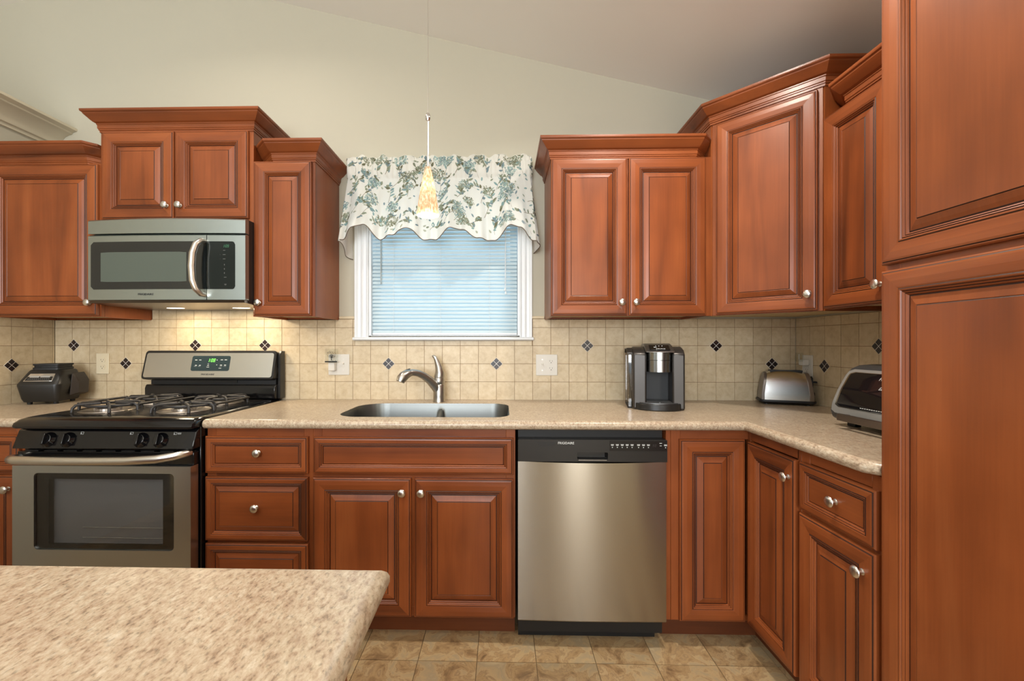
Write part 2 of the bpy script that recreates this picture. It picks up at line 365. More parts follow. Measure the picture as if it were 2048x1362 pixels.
# window ----------------------------------------------------------
win = thing('window_1', 'white cased window above the sink', 'window'); win['kind'] = 'structure'
mb = MB()
cas = [(0, -.001), (0, -.012), (.006, -.016), (.012, -.012), (.02, -.014), (.028, -.014), (.034, -.018), (.042, -.014), (.05, -.015), (.058, -.015), (.062, -.02), (.074, -.02), (.074, -.001)]
mb.prism([(WX0-a, y) for a, y in cas], 'z', WZ0-.006, WZ1+.074); mb.prism([(WX1+a*.9, y) for a, y in cas], 'z', WZ0-.006, WZ1+.074)
mb.prism([(y, WZ1+a) for a, y in cas], 'x', WX0, WX1)
mb.build('casing', TRIMW, win, ang=25)
mb = MB(); mb.prism([(-.001, WZ0-.006), (-.022, WZ0-.006), (-.030, WZ0-.011), (-.030, WZ0-.019), (-.024, WZ0-.024), (-.001, WZ0-.024)], 'x', WX0-.083, WX1+.076)
mb.box(WX0, WX1, 0, .1, WZ0-.006, WZ0+.004); mb.build('sill', TRIMW, win, bev=.002)
mb = MB()
for x0_, x1_ in ((WX0, WX0+.012), (WX1-.012, WX1)): mb.box(x0_, x1_, 0, .14, WZ0, WZ1)
mb.box(WX0, WX1, 0, .14, WZ1-.012, WZ1); mb.build('jamb', TRIMW, win)
def sash(z0, z1, y):
    mb = MB(); w = .04
    mb.box(WX0+.012, WX0+.012+w, y, y+.03, z0, z1); mb.box(WX1-.012-w, WX1-.012, y, y+.03, z0, z1)
    mb.box(WX0+.012+w, WX1-.012-w, y, y+.03, z0, z0+w); mb.box(WX0+.012+w, WX1-.012-w, y, y+.03, z1-w, z1)
    s = mb.build('sash', TRIMW, win, bev=.003)
    MB().box(WX0+.02+w-.01, WX1-.02-w+.01, y+.012, y+.016, z0+w-.01, z1-w+.01).build('pane', PANE, s, smooth=False)
sash(WZ0+.004, 1.69, .06); sash(1.66, WZ1-.014, .095)

# blind -----------------------------------------------------------
bl = thing('window_blind', 'white horizontal mini blind with slats closed, hung in the window over the sink', 'blind', (0, .030, 0))
bx0, bx1 = WX0+.014, WX1-.014
mb = MB(); z = 1.296; k = 0
while z < 2.07:
    ring = []
    for t in (-1, -.5, 0, .5, 1):
        a = R(58); d = .0127*t; bow = -.0046*(1-t*t)
        ring.append((d*math.cos(a)-bow*math.sin(a)*-1, z + d*math.sin(a)+bow*math.cos(a)*-1))
    n = len(ring)
    top = [(y, zz+.0004) for y, zz in ring]; poly = ring + top[::-1]
    mb.prism(poly, 'x', bx0+random.uniform(-.001, .001), bx1)
    z += .0212; k += 1
mb.build('slats', SLAT, bl, ang=60)
MB().box(bx0, bx1, -.013, .013, 2.075, 2.10).build('head_rail', TRIMW, bl, bev=.002)
MB().box(bx0, bx1, -.012, .010, 1.274, 1.286).build('bottom_rail', TRIMW, bl, bev=.003)
mb = MB()
for x in (-.665, -.40, -.125):
    for dy in (-.0135, .0125): mb.tube([(x, dy, 1.285), (x, dy, 2.08)], .0007, 5)
mb.build('ladder_cord', TRIMW, bl)
wand = mat('clear_grey_wand', srgb(150, 160, 160), .2)
MB().tube([(-.735, -.019, 1.56), (-.735, -.017, 2.08)], .0028, 8).build('tilt_wand', wand, bl)
MB().tube([(-.038, -.017, 1.535), (-.036, -.016, 2.08)], .0012, 6).tube([(-.034, -.017, 1.515), (-.034, -.016, 2.08)], .0012, 6).build('lift_cord', TRIMW, bl)
MB().lathe([(.001, .016), (.004, .012), (.005, 0)], 10, M=T((-.038, -.017, 1.522))).lathe([(.001, .016), (.004, .012), (.005, 0)], 10, M=T((-.034, -.017, 1.502))).build('cord_tassel', TRIMW, bl)

# ------------------------------------------------------------------ valance
def lerp(a, b, t): return a+(b-a)*t
BOT = [(0, 1.695), (.09, 1.775), (.145, 1.832), (.19, 1.852), (.26, 1.775), (.31, 1.792), (.385, 1.830), (.455, 1.772), (.505, 1.770), (.575, 1.830), (.615, 1.826), (.69, 1.772), (.76, 1.765), (.835, 1.842), (.87, 1.835), (.93, 1.765), (1, 1.725)]
def botz(s):
    for (a, za), (b, zb) in zip(BOT, BOT[1:]):
        if s <= b:
            t = (s-a)/(b-a); t = t*t*(3-2*t); return lerp(za, zb, t)
    return BOT[-1][1]
SC0, SC1 = .075, .945
def vpath(s, v):
    "plan position; v=0 top .. 1 bottom"
    fl = max(0, (v-.25))/.75
    xl, xr = -.892-.030*fl, .100+.030*fl
    yd = -.078-.070*fl
    if s < SC0: t = s/SC0; return lerp(xl+.035*fl, xl, t), lerp(-.003, yd, t), (-1, 0)
    if s > SC1: t = (s-SC1)/(1-SC1); return lerp(xr, xr-.01*fl, t), lerp(yd, -.003, t), (1, 0)
    t = (s-SC0)/(SC1-SC0); return lerp(xl, xr, t), yd, (0, -1)
def vsurf(s, v, off=0):
    ztop = 2.238 + .006*math.sin(s*57) + .004*math.sin(s*131+1)
    zb = botz(s); z = lerp(ztop, zb, v)
    x, y, n = vpath(s, v)
    zr = z
    gather = math.exp(-((zr-2.165)/.05)**2)
    wv = .0045*gather*math.sin(s*230+2*math.sin(s*40)) + (.007*math.sin(s*88+1.5*math.sin(s*19)) if zr > 2.205 else 0)
    lo = max(0, (2.12-zr)/.35)
    wv += .019*lo*math.sin(s*38+.8+1.2*math.sin(s*9)) + .010*lo*math.sin(s*93+math.sin(s*17)) + .003*lo*math.sin(s*171)
    if 2.128 < zr < 2.205: wv += .006
    edge = min(1, min(s, 1-s)/.04)
    wv *= edge
    return Vector((x + n[0]*(off+wv), y + n[1]*(off+wv), z))
NS, NV = 260, 44
mb = MB()
vs = [vsurf(i/NS, j/NV) for i in range(NS+1) for j in range(NV+1)]
fs = [(i*(NV+1)+j, (i+1)*(NV+1)+j, (i+1)*(NV+1)+j+1, i*(NV+1)+j+1) for i in range(NS) for j in range(NV)]
mb.add([tuple(v) for v in vs], fs, 0)
LEN, HGT = 1.16, .44
def blade(s, v, ang, ln, wd, m, off=.0009):
    "a leaf or petal printed on the cloth"
    pts = []
    K = 5
    for k in range(K+1):
        t = k/K; w = wd*math.sin(PI*(t*.92+.04))**.8*(1-.25*t)
        for sg in (-1, 1): pts.append((ln*t, sg*w))
    out = []
    for a, b in pts:
        dx = a*math.cos(ang)-b*math.sin(ang); dz = a*math.sin(ang)+b*math.cos(ang)
        out.append(tuple(vsurf(min(.999, max(.001, s+dx/LEN)), min(.995, max(.005, v-dz/HGT)), off)))
    mb.add(out, [(2*k, 2*k+1, 2*k+3, 2*k+2) for k in range(K)], m)
rnd = random.Random(11)
def stem(s, v, ang, ln, m=6):
    n = 12; cur = rnd.uniform(-1.4, 1.4); pts = [(s, v)]; a = ang
    for k in range(n):
        a += cur/n; s += math.cos(a)*ln/n/LEN; v -= math.sin(a)*ln/n/HGT
        pts.append((s, v))
        if k in (3, 5, 7, 9, 11) and rnd.random() < .85:
            side = 1 if rnd.random() < .5 else -1
            blade(s, v, a+side*rnd.uniform(.5, 1.1), rnd.uniform(.018, .032), rnd.uniform(.005, .009), rnd.choice((1, 1, 3, 4, 2)))
    for (a0, b0), (a1, b1) in zip(pts, pts[1:]):
        q = []
        for (aa, bb) in ((a0, b0), (a1, b1)):
            for e in (-.0008, .0008): q.append(tuple(vsurf(min(.999, max(.001, aa+e/LEN)), min(.995, max(.005, bb+e/HGT)), .0008)))
        mb.add(q, [(0, 1, 3, 2)], m)
    return s, v
def hydrangea(s, v, r, pal):
    for k in range(int(80*(r/.03)**2)):
        rr = r*math.sqrt(rnd.random()); th = rnd.uniform(0, 2*PI)
        blade(s+rr*math.cos(th)/LEN, v-rr*.85*math.sin(th)/HGT, rnd.uniform(0, 2*PI), rnd.uniform(.006, .010), rnd.uniform(.0024, .0042), rnd.choice(pal), .0011)
cells = []
for i in range(18):
    for j in range(6):
        s = (i+.5+(.5 if j % 2 else 0))/18.5 + rnd.uniform(-.012, .012); v = (j+.45)/6 + rnd.uniform(-.03, .03)
        cells.append((i, j, s, v))
for i, j, s, v in cells:
    e = stem(s, v, rnd.uniform(.6, 2.6), rnd.uniform(.06, .10))
    if (i*2+j*3) % 3 == 0: hydrangea(e[0], min(.93, max(.05, e[1])), rnd.uniform(.026, .038), rnd.choice([(1, 7, 5, 4), (2, 5, 3, 7), (5, 2, 3, 5), (1, 4, 7, 7)]))
    else:
        for q in range(3): blade(e[0], e[1], rnd.uniform(0, 6.3), rnd.uniform(.015, .026), rnd.uniform(.004, .007), rnd.choice((1, 2, 3, 4)))
    for q in range(2): blade(s+rnd.uniform(-.02, .02), v+rnd.uniform(-.05, .05), rnd.uniform(0, 6.3), rnd.uniform(.012, .022), rnd.uniform(.004, .006), rnd.choice((1, 2, 3, 7)))
valance = thing('window_valance', 'white gathered valance printed with teal and sage hydrangeas, scalloped hem, above sink window', 'valance')
mb.build('floral_cloth', [CLOTH]+PRINTS, valance, ang=180)
MB().tube([tuple(vsurf(i/200, .999, .0008)) for i in range(201)], .0022, 6).build('hem_piping', PIPING, valance)
MB().tube([(-.872, -.002, 2.165), (-.872, -.07, 2.165), (.08, -.07, 2.165), (.08, -.002, 2.165)], .005, 8).build('curtain_rod', TRIMW, valance)

# ------------------------------------------------------------------ cabinet parts
DOORP = [(0, 0, 0), (0, -.013, 0), (.003, -.0165, 0), (.0050, -.0165, 2), (.0074, -.0185, 0), (.012, -.0195, 0), (.028, -.0200, 0), (.046, -.0185, 0), (.0494, -.0175, 2), (.0518, -.0190, 0), (.0545, -.0185, 0), (.0568, -.0155, 2), (.0584, -.0168, 0), (.0610, -.0150, 0), (.0620, -.0125, 2), (.0638, -.0135, 0), (.0665, -.0115, 0), (.0680, -.0080, 2), (.0712, -.0088, 3), (.080, -.0125, 3), (.0925, -.0165, 3), (.0938, -.0158, 2), (.0960, -.0175, 3)]
DRAWP = [(0, 0, 0), (0, -.013, 0), (.003, -.0165, 0), (.0050, -.0165, 2), (.0074, -.0185, 0), (.012, -.0195, 0), (.0245, -.0190, 0), (.0262, -.0175, 2), (.0282, -.0185, 0), (.0310, -.0175, 0), (.0328, -.0150, 2), (.0346, -.0160, 0), (.0375, -.0140, 0), (.0390, -.0105, 2), (.0415, -.0120, 3)]
DRAWB = DRAWP[:-1] + [(.0410, -.0095, 3), (.050, -.0125, 3), (.0590, -.0160, 3), (.0602, -.0152, 2), (.0622, -.0170, 3)]
def panel_mesh(w, h, prof, hpanel=False):
    mb = MB()
    def ring(ins, y): return [(ins, y, ins), (w-ins, y, ins), (w-ins, y, h-ins), (ins, y, h-ins)]
    for k in range(len(prof)-1):
        a = ring(prof[k][0], prof[k][1]); b = ring(prof[k+1][0], prof[k+1][1]); mt = prof[k][2]
        for i in range(4):
            j = (i+1) % 4; m = mt
            if mt == 3: m = 1 if hpanel else 0
            elif mt == 0: m = 1 if i in (0, 2) else 0
            mb.add([a[i], a[j], b[j], b[i]], [(0, 1, 2, 3)], m)
    a = ring(prof[-1][0], prof[-1][1]); mb.add(a, [(0, 1, 2, 3)], 1 if hpanel else 0)
    mb.add(ring(0, 0), [(3, 2, 1, 0)], 0)
    return mb
KN = [(.0001, 0), (.0085, 0), (.0090, .002), (.0055, .004), (.0050, .0135), (.0075, .016), (.0150, .0185), (.0165, .0215), (.0150, .0245), (.0090, .0272), (.0001, .028)]
def knob(x, z, parent, y=-.0195):
    return MB().lathe(KN, 20, M=T((x, y, z)) @ RX(90)).build('knob', NICKEL, parent, ang=50)
def front(kind, w, h, parent, loc, knobs=(), rz=0):
    prof = {'door': DOORP, 'drawer': DRAWP, 'drawer_deep': DRAWB}[kind]
    mb = panel_mesh(w, h, prof, kind != 'door')
    d = mb.build('door' if kind == 'door' else 'drawer', WOODS, parent, ang=16, loc=loc, rz=rz)
    for kx, kz in knobs: knob(kx, kz, d, prof[-1][1] if kind != 'door' else -.0195)
    return d
CROWN = [(0, -.006), (.004, -.006), (.004, .002), (.0075, .004), (.0075, .009), (.0105, .012), (.0105, .0275), (.0135, .030), (.0135, .034), (.0175, .037), (.0215, .0385), (.0285, .045), (.0365, .0545), (.0435, .062), (.0475, .067), (.0485, .071), (.0545, .075), (.0560, .079), (.0560, .086), (0, .086)]
def crown(path, z, parent, so=None, eo=None):
    "mitred moulding, outside is to the right of travel"
    P = [Vector(p) for p in path]; offs = []
    nr = [Vector(((b-a).normalized().y, -(b-a).normalized().x)) for a, b in zip(P, P[1:])]
    for i in range(len(P)):
        if i == 0: o = Vector(so) if so else nr[0]
        elif i == len(P)-1: o = Vector(eo) if eo else nr[-1]
        else: a = nr[i-1]; b = nr[i]; o = (a+b)/(1+a.dot(b))
        offs.append(o)
    rings = [[(p.x+o.x*u, p.y+o.y*u, z+h) for u, h in CROWN] for p, o in zip(P, offs)]
    mb = MB(); mb.loft(rings, 1); 
    mi = 0
    for k in range(len(mb.f)): # dark glaze in the two quirks
        pass
    return mb.build('crown_molding', WOODS, parent, ang=20)
FD = .019
def wall_cabinet(label, loc, rz, w, z0, z1, doors, cpath, so=None, eo=None, depth=.305, under=True):
    t = thing('wall_cabinet', label, 'cabinet', loc, rz, 'wall cabinets')
    mb = MB()
    mb.box(.0, .016, -depth+FD, -.001, z0, z1); mb.box(w-.016, w, -depth+FD, -.001, z0, z1)
    mb.box(.016, w-.016, -depth+FD, -.001, z1-.016, z1)
    mb.box(.016, w-.016, -.006, -.001, z0, z1-.016)
    mb.box(.016, w-.016, -depth+FD, -.006, z0+.014, z0+.028, 3)
    mb.build('carcass', WOODS+[MAPLE], t, smooth=False)
    f = MB(); y0, y1 = -depth, -depth+FD-.0012
    s = .038; e = -.0012
    f.box(e, s, y0, y1, z0, z1); f.box(w-s, w-e, y0, y1, z0, z1); f.box(s, w-s, y0, y1, z0, z0+s, 1); f.box(s, w-s, y0, y1, z1-s, z1, 1)
    if len(doors) > 1: f.box(w/2-s/2, w/2+s/2, y0, y1, z0+s, z1-s)
    f.build('face_frame', WOODS, t, bev=.001, seg=1)
    for x0, x1, za, zb, kn in doors:
        kz = .062
        kk = [] if kn is None else [((x1-x0)-.030 if kn == 'r' else .030, kz)]
        front('door', x1-x0, zb-za, t, (x0, -depth, za), kk)
    if cpath: crown(cpath, z1, t, so, eo)
    return t
q2 = math.sqrt(2)
Z0, Z1 = 1.358, 2.118
# A : left of the range hood microwave
xa = XL+.002
wall_cabinet('cherry wall cabinet left of the microwave, at the far left edge of the room', (xa, 0, 0), 0, -2.034-xa, Z0, Z1, [(.012, -2.034-xa-.006, Z0+.006, Z1-.012, 'r')],
             [(.0, -.305), (-2.100-xa, -.305), (-2.0365-xa, -.2415)], eo=(0, -q2))
# B : over the microwave
wall_cabinet('short raised cherry cabinet with two doors directly above the microwave', (-2.034, 0, 0), 0, .762, 1.815, 2.272, [(.018, .3755, 1.836, 2.262, 'r'), (.3825, .744, 1.836, 2.262, 'l')],
             [(0, -.001), (0, -.305), (.762, -.305), (.762, -.001)])
# C : narrow, right of microwave
wall_cabinet('narrow single-door cherry wall cabinet between the microwave and the window', (-1.272, 0, 0), 0, .305, Z0, Z1, [(.010, .292, Z0+.004, Z1-.008, 'l')],
             [(.004, -.209), (.100, -.305), (.305, -.305), (.305, -.001)], so=(0, -q2))
# D : double, right of window
wall_cabinet('cherry wall cabinet with two tall doors just right of the window', (.181, 0, 0), 0, .762, Z0, Z1, [(.000, .3625, Z0+.002, Z1-.006, 'r'), (.3695, .733, Z0+.002, Z1-.006, 'l')],
             [(0, -.001), (0, -.305), (.690, -.305), (.759, -.236)], eo=(0, -q2))
# E : on the right wall
wall_cabinet('cherry wall cabinet on the right wall, partly hidden by the tall pantry', (XR, -.61, 0), R(-90), .607, Z0+.004, Z1+.012, [(.012, .3015, Z0+.008, Z1+.006, 'r'), (.3075, .597, Z0+.008, Z1+.006, 'l')],
             [(.004, -.194), (.115, -.305), (.607, -.305)], so=(0, -q2))
# F : diagonal corner
t = thing('wall_cabinet', 'tall diagonal corner wall cabinet with one door and angled crown', 'cabinet', (0, 0, 0), 0, 'wall cabinets')
xa, xb = XR-.61, XR
za, zb = Z0, 2.272
mb = MB()
mb.box(xa, xa+.016, -.300, -.001, za, zb); mb.box(XR-.305+.005, XR-.001, -.61, -.594, za, zb)
poly = [(xa+.016, -.001), (XR-.001, -.001), (XR-.001, -.594), (XR-.29, -.594), (xa+.016, -.30)]
mb.prism(poly, 'z', zb-.016, zb); mb.prism(poly, 'z', za+.014, za+.028, 3)
mb.build('carcass', WOODS+[MAPLE], t, smooth=False)
f = MB()
f.box(xa, xa+.020, -.305, -.3005, za, zb); f.box(XR-.305, XR-.3005, -.61, -.590, za, zb)
f.build('side_stile', WOODS, t)
dl = .305*q2
M = T((xa+.003, -.3055, 0)) @ RZ(-45)
f = MB(); f.box(.004, .038, -.001, .017, za, zb, 0, M); f.box(dl-.042, dl-.008, -.001, .017, za, zb, 0, M); f.box(.038, dl-.042, -.001, .017, za, za+.038, 1, M); f.box(.038, dl-.042, -.001, .017, zb-.038, zb, 1, M)
f.build('face_frame', WOODS, t, bev=.001, seg=1)
a = R(-45); dx0 = .024; dw = dl-.048
o = front('door', dw, zb-za-.010-.010, t, (xa+.003+dx0*math.cos(a)-.0015*math.sin(a)*-1, -.3055+dx0*math.sin(a)-.001, za+.004), [(dw-.030, .066)], rz=a)
crown([(xa, -.001), (xa, -.305), (XR-.305, -.61), (XR-.001, -.61)], zb, t)

# ------------------------------------------------------------------ base cabinets
BZ = .102
def base_cabinet(label, loc, rz, w, fronts, mid=None, depth=.61, kickx=(0, 0), endx=0):
    t = thing('base_cabinet', label, 'cabinet', loc, rz, 'base cabinets')
    mb = MB(); D = -depth
    mb.box(0, .016, D+FD, -.02, BZ, .875); mb.box(w-.016, w, D+FD, -.02, BZ, .875); mb.box(.016, w-.016, D+FD, -.02, BZ, BZ+.016); mb.box(.016, w-.016, -.026, -.02, BZ+.016, .875)
    mb.build('carcass', WOODS, t, smooth=False)
    f = MB(); s = .038; y0, y1 = D, D+FD-.001
    f.box(0, s, y0, y1, BZ, .875); f.box(w-s, w, y0, y1, BZ, .875); f.box(s, w-s, y0, y1, BZ, BZ+s, 1); f.box(s, w-s, y0, y1, .875-s, .875, 1)
    if sum(q[0] == 'door' for q in fronts) > 1: f.box(w/2-s/2, w/2+s/2, y0, y1, BZ+s, (mid or [.8])[0]-.019)
    for zz in (mid or []): f.box(s, w-s, y0, y1, zz-.019, zz+.019, 1)
    f.build('face_frame', WOODS, t, bev=.001, seg=1)
    MB().box(kickx[0], w-kickx[1], D+.065, D+.077, 0, BZ, 0).build('toe_kick', KICK, t, smooth=False)
    for kind, x0, x1, z0, z1, kn in fronts:
        front(kind, x1-x0, z1-z0, t, (x0, D, z0), kn)
    return t
base_cabinet('cherry base cabinet left of the range, only its right end in view', (XL+.002, 0, 0), 0, -2.062-XL-.002, [('drawer', .02, -2.066-XL-.012, .690, .842, [(.25, .076)]), ('door', .02, -2.066-XL-.012, .106, .674, [(-2.066-XL-.032-.036, .515)])], [.682])
base_cabinet('cherry base cabinet with a stack of three drawers, right of the range', (-1.2835, 0, 0), 0, .4455,
    [('drawer', .0005, .4295, .690, .842, [(.222, .086)]), ('drawer_deep', .0005, .4295, .411, .675, [(.216, .140)]), ('drawer_deep', .0005, .4295, .106, .399, [(.216, .147)])], [.682, .405])
base_cabinet('cherry sink base cabinet with a wide false drawer front over two doors', (-.838, 0, 0), 0, .838,
    [('drawer', .007, .829, .691, .842, []), ('door', .005, .411, .106, .674, [(.372, .514)]), ('door', .425, .830, .106, .674, [(.030, .514)])], [.682])
# corner cabinet
t = thing('base_cabinet', 'corner base cabinet with a hinged pair of narrow doors, right of the dishwasher', 'cabinet', (0, 0, 0), 0, 'base cabinets')
xf = XR-.61; x0 = .612
mb = MB()
mb.box(x0, x0+.016, -.59, -.02, BZ, .875); mb.box(xf+.02, XR-.01, -.913, -.897, BZ, .875)
mb.prism([(x0+.016, -.02), (XR-.01, -.02), (XR-.01, -.897), (xf+.02, -.897), (xf+.02, -.59), (x0+.016, -.59)], 'z', BZ, BZ+.016)
mb.build('carcass', WOODS, t, smooth=False)
f = MB(); f.box(x0, .631, -.61, -.592, BZ, .875); f.box(.6315, .670, -.611, -.592, BZ, .875); f.box(.67, xf, -.61, -.592, .837, .875, 1); f.box(.67, xf, -.61, -.592, BZ, BZ+.02, 1)
f.box(xf, xf+.018, -.628, -.592, BZ, .875); f.box(xf, xf+.018, -.900, -.628, .837, .875, 1); f.box(xf, xf+.018, -.900, -.61, BZ, BZ+.02, 1); f.box(xf, xf+.018, -.913, -.895, BZ, .875)
f.build('face_frame', WOODS, t, bev=.001, seg=1)
mb = MB(); mb.box(x0, xf+.08, -.545, -.533, 0, BZ); mb.box(xf+.068, xf+.08, -.913, -.545, 0, BZ); mb.build('toe_kick', KICK, t, smooth=False)
front('door', .2605, .733, t, (.662, -.61, .106), [])
front('door', .272, .728, t, (xf, -.6305, .106), [(.248, .664)], rz=R(-90))
base_cabinet('narrow cherry base cabinet with one drawer over one door, beside the pantry', (XR, -.914, 0), R(-90), .305,
    [('drawer', .009, .294, .680, .836, [(.150, .078)]), ('door', .009, .294, .106, .668, [(.250, .500)])], [.674])

# pantry
t = thing('pantry_cabinet', 'tall cherry pantry cabinet with two stacked doors filling the right edge', 'cabinet', (XR, -1.2205, 0), R(-90))
w = .62; D = -.61
mb = MB(); mb.box(0, .018, D+FD, -.001, BZ, 2.30); mb.box(w-.018, w, D+FD, -.001, BZ, 2.30); mb.box(.018, w-.018, D+FD, -.001, 2.284, 2.30); mb.box(.018, w-.018, D+FD, -.001, BZ, BZ+.016); mb.box(.018, w-.018, -.008, -.001, BZ+.016, 2.284)
mb.build('carcass', WOODS, t, smooth=False)
f = MB(); f.box(0, .04, D, D+FD-.001, BZ, 2.3); f.box(w-.04, w, D, D+FD-.001, BZ, 2.3); f.box(.04, w-.04, D, D+FD-.001, BZ, BZ+.03, 1); f.box(.04, w-.04, D, D+FD-.001, 2.26, 2.3, 1); f.box(.04, w-.04, D, D+FD-.001, 1.39, 1.45, 1)
f.build('face_frame', WOODS, t, bev=.001, seg=1)
MB().box(0, w, D+.065, D+.077, 0, BZ).build('toe_kick', KICK, t, smooth=False)
front('door', w-.010, 1.411-.106, t, (.004, D, .106), [(.575, 1.1)]); front('door', w-.010, 2.29-1.427, t, (.004, D, 1.427), [(.575, .10)])
crown([(0, -.001), (0, D), (w, D), (w, -.001)], 2.30, t)

# ------------------------------------------------------------------ countertops
def offset_poly(poly, ds):
    n = len(poly); out = []
    for i in range(n):
        p0, p1, p2 = Vector(poly[i-1]), Vector(poly[i]), Vector(poly[(i+1) % n])
        d1 = (p1-p0).normalized(); d2 = (p2-p1).normalized()
        n1 = Vector((-d1.y, d1.x)); n2 = Vector((-d2.y, d2.x))   # inward for ccw
        a = p1+n1*ds[i-1]; b = p1+n2*ds[i]
        den = d1.cross(d2) if hasattr(d1, 'cross') and False else d1.x*d2.y-d1.y*d2.x
        if abs(den) < 1e-6: out.append(tuple(a)); continue
        t_ = ((b.x-a.x)*d2.y-(b.y-a.y)*d2.x)/den
        out.append(tuple(a+d1*t_))
    return out
def counter(name, label, poly, rounded, holep=None, z1=.914, th=.038):
    "poly ccw; rounded[i] flags edge i -> i+1"
    mb = MB(); rad = .019
    prof = [(a, b) for a, b in [(rad*(1-math.cos(R(q))), rad*math.sin(R(q))) for q in (-90, -60, -35, -12, 12, 35, 60, 90)]]
    rings = []
    for ins, dz in prof:
        pts = offset_poly(poly, [ins if rr else 0 for rr in rounded])
        rings.append([(x, y, z1-th/2+dz) for x, y in pts])
    n = len(poly)
    mb.loft(rings, 0, False)
    for k, zz in ((-1, z1), (0, z1-th)):
        o2 = [(p[0], p[1]) for p in rings[k]]
        if holep:
            tr = geometry.tessellate_polygon([[Vector((*p, 0)) for p in o2], [Vector((*p, 0)) for p in holep]])
            mb.add([(*p, zz) for p in o2+holep], tr)
        else: mb.add([(*p, zz) for p in o2], [tuple(range(n))])
    if holep:
        m = len(holep); mb.add([(*p, zz) for zz in (z1, z1-th) for p in holep], [(i, (i+1) % m, m+(i+1) % m, m+i) for i in range(m)])
    return tag(mb.build(name, LAM, None, ang=30), label, 'countertop')
hp = rrect(-.775, -.022, -.562, -.146, [.075, .085, .13, .10], 9)
hp = [(x, y) for x, y in hp]
cp = [(-1.262, -.007), (-1.279, -.648), (.905, -.648), (.905, -1.185), (.930, -1.2185), (XR-.007, -1.2185), (XR-.007, -.007)]
counter('countertop', 'long beige laminate countertop with the sink, turning the corner to the pantry', cp, [0, 1, 1, 1, 0, 0, 0], hp)
counter('countertop', 'short beige laminate countertop left of the range, under the blender base', [(XL+.007, -.007), (XL+.007, -.648), (-2.048, -.648), (-2.048, -.007)], [0, 1, 0, 0])
isl = thing('kitchen_island', 'island with a beige laminate top in the foreground', 'island', (0, 0, 0))
rad = .019
poly = [(-2.2, -3.0), (-.200, -3.0), (-.212, -1.750), (-2.2, -1.747)]
mb = MB(); rings = []
for q in (-90, -60, -35, -12, 12, 35, 60, 90):
    ins, dz = rad*(1-math.cos(R(q))), rad*math.sin(R(q))
    rings.append([(x, y, .895+dz) for x, y in offset_poly(poly, [ins]*4)])
mb.loft(rings, 0, True); mb.build('countertop', LAM, isl, ang=30)
mb = MB(); mb.box(-2.16, -.250, -2.96, -1.81, BZ, .875); mb.box(-2.12, -.29, -2.92, -1.87, 0, BZ); mb.build('carcass', [WV], isl, bev=.002)

# ------------------------------------------------------------------ sink
def ss(t): t = max(0, min(1, t)); return t*t*(3-2*t)
# ring lofts that run from the cut-out edge inward and down
per = []
for i in range(len(hp)):
    a_, b_ = Vector(hp[i]), Vector(hp[(i+1) % len(hp)]); n_ = max(1, int((b_-a_).length/.006))
    for k in range(n_): per.append(tuple(a_.lerp(b_, k/n_)))
ts_ = [0, .004, .012, .022, .035, .05, .065, .08, .095, .11, .13, .15, .18]+[.18+.82*k/26 for k in range(1, 27)]
rings = []
for t_ in ts_:
    ring = []
    for x, y in per:
        mx_ = max(-.60, min(-.17, x)); my_ = -.354
        dd = math.hypot(mx_-x, my_-y); x2, y2 = lerp(x, mx_, t_), lerp(y, my_, t_); d = dd*t_
        z = .9125 - .195*ss((d+.002)/.030) if d > .0005 else .9125
        dv = abs(x2+.372) - .008
        zdv = .855 - .17*ss(dv/.030) + .030*ss(abs(y2+.354)/.21)**2
        ring.append((x2, y2, max(z, min(zdv, .9125))))
    rings.append(ring)
mb = MB(); mb.loft(rings, 0, False)
snk = thing('kitchen_sink', 'double-bowl stainless undermount sink set in the countertop below the window', 'sink')
o = mb.build('bowls', SINKST, snk, ang=180)
for x in (-.58, -.20): MB().lathe([(.045, .001), (.043, .004), (.030, .003), (.028, -.002), (.0001, -.002)], 24, M=T((x, -.34, .709))).build('drain', NICKEL, snk)

# faucet ----------------------------------------------------------
FAUM = mat('brushed_faucet_metal', (.45, .43, .40, 1), .3, 1)
fc = thing('faucet', 'brushed nickel pull-out kitchen faucet behind the sink, handle up', 'faucet', (-.392, -.088, .9145))
mb = MB().lathe([(.0001, 0), (.0335, 0), (.0335, .004), (.0325, .007), (.0320, .03), (.0305, .092), (.0292, .094), (.0305, .096), (.0300, .122), (.0280, .128)], 28)
mb.build('body', FAUM, fc, ang=50)
sp = [(0, 0, .03), (-.006, -.006, .060), (-.022, -.020, .088), (-.045, -.038, .118), (-.072, -.058, .143), (-.098, -.078, .158), (-.122, -.098, .163), (-.138, -.110, .160)]
MB().tube(sp, [.021, .023, .0235, .0215, .0195, .0182, .0178, .0180], 16).build('spout', FAUM, fc, ang=60)
sp = [(-.132, -.105, .162), (-.146, -.117, .157), (-.160, -.128, .147), (-.171, -.138, .132), (-.176, -.142, .118)]
o = MB().tube(sp, [.0190, .0230, .0255, .0250, .0205], 16).build('spray_head', FAUM, fc, ang=60)
MB().box(-.013, .013, -.005, .005, 0, .003, M=T((-.143, -.115, .178)) @ RZ(38) @ RY(-14)).build('spray_button', BLKM, fc, bev=.0012)
sp = [(0, 0, .126), (.001, 0, .135), (.003, 0, .155), (-.001, .001, .180), (-.009, .002, .205), (-.017, .002, .226), (-.024, .002, .239), (-.033, .002, .243), (-.037, .002, .242)]
MB().tube(sp, [.0270, .0285, .0255, .0200, .0150, .0112, .0095, .0085, .0050], 18).build('handle', FAUM, fc, ang=60)

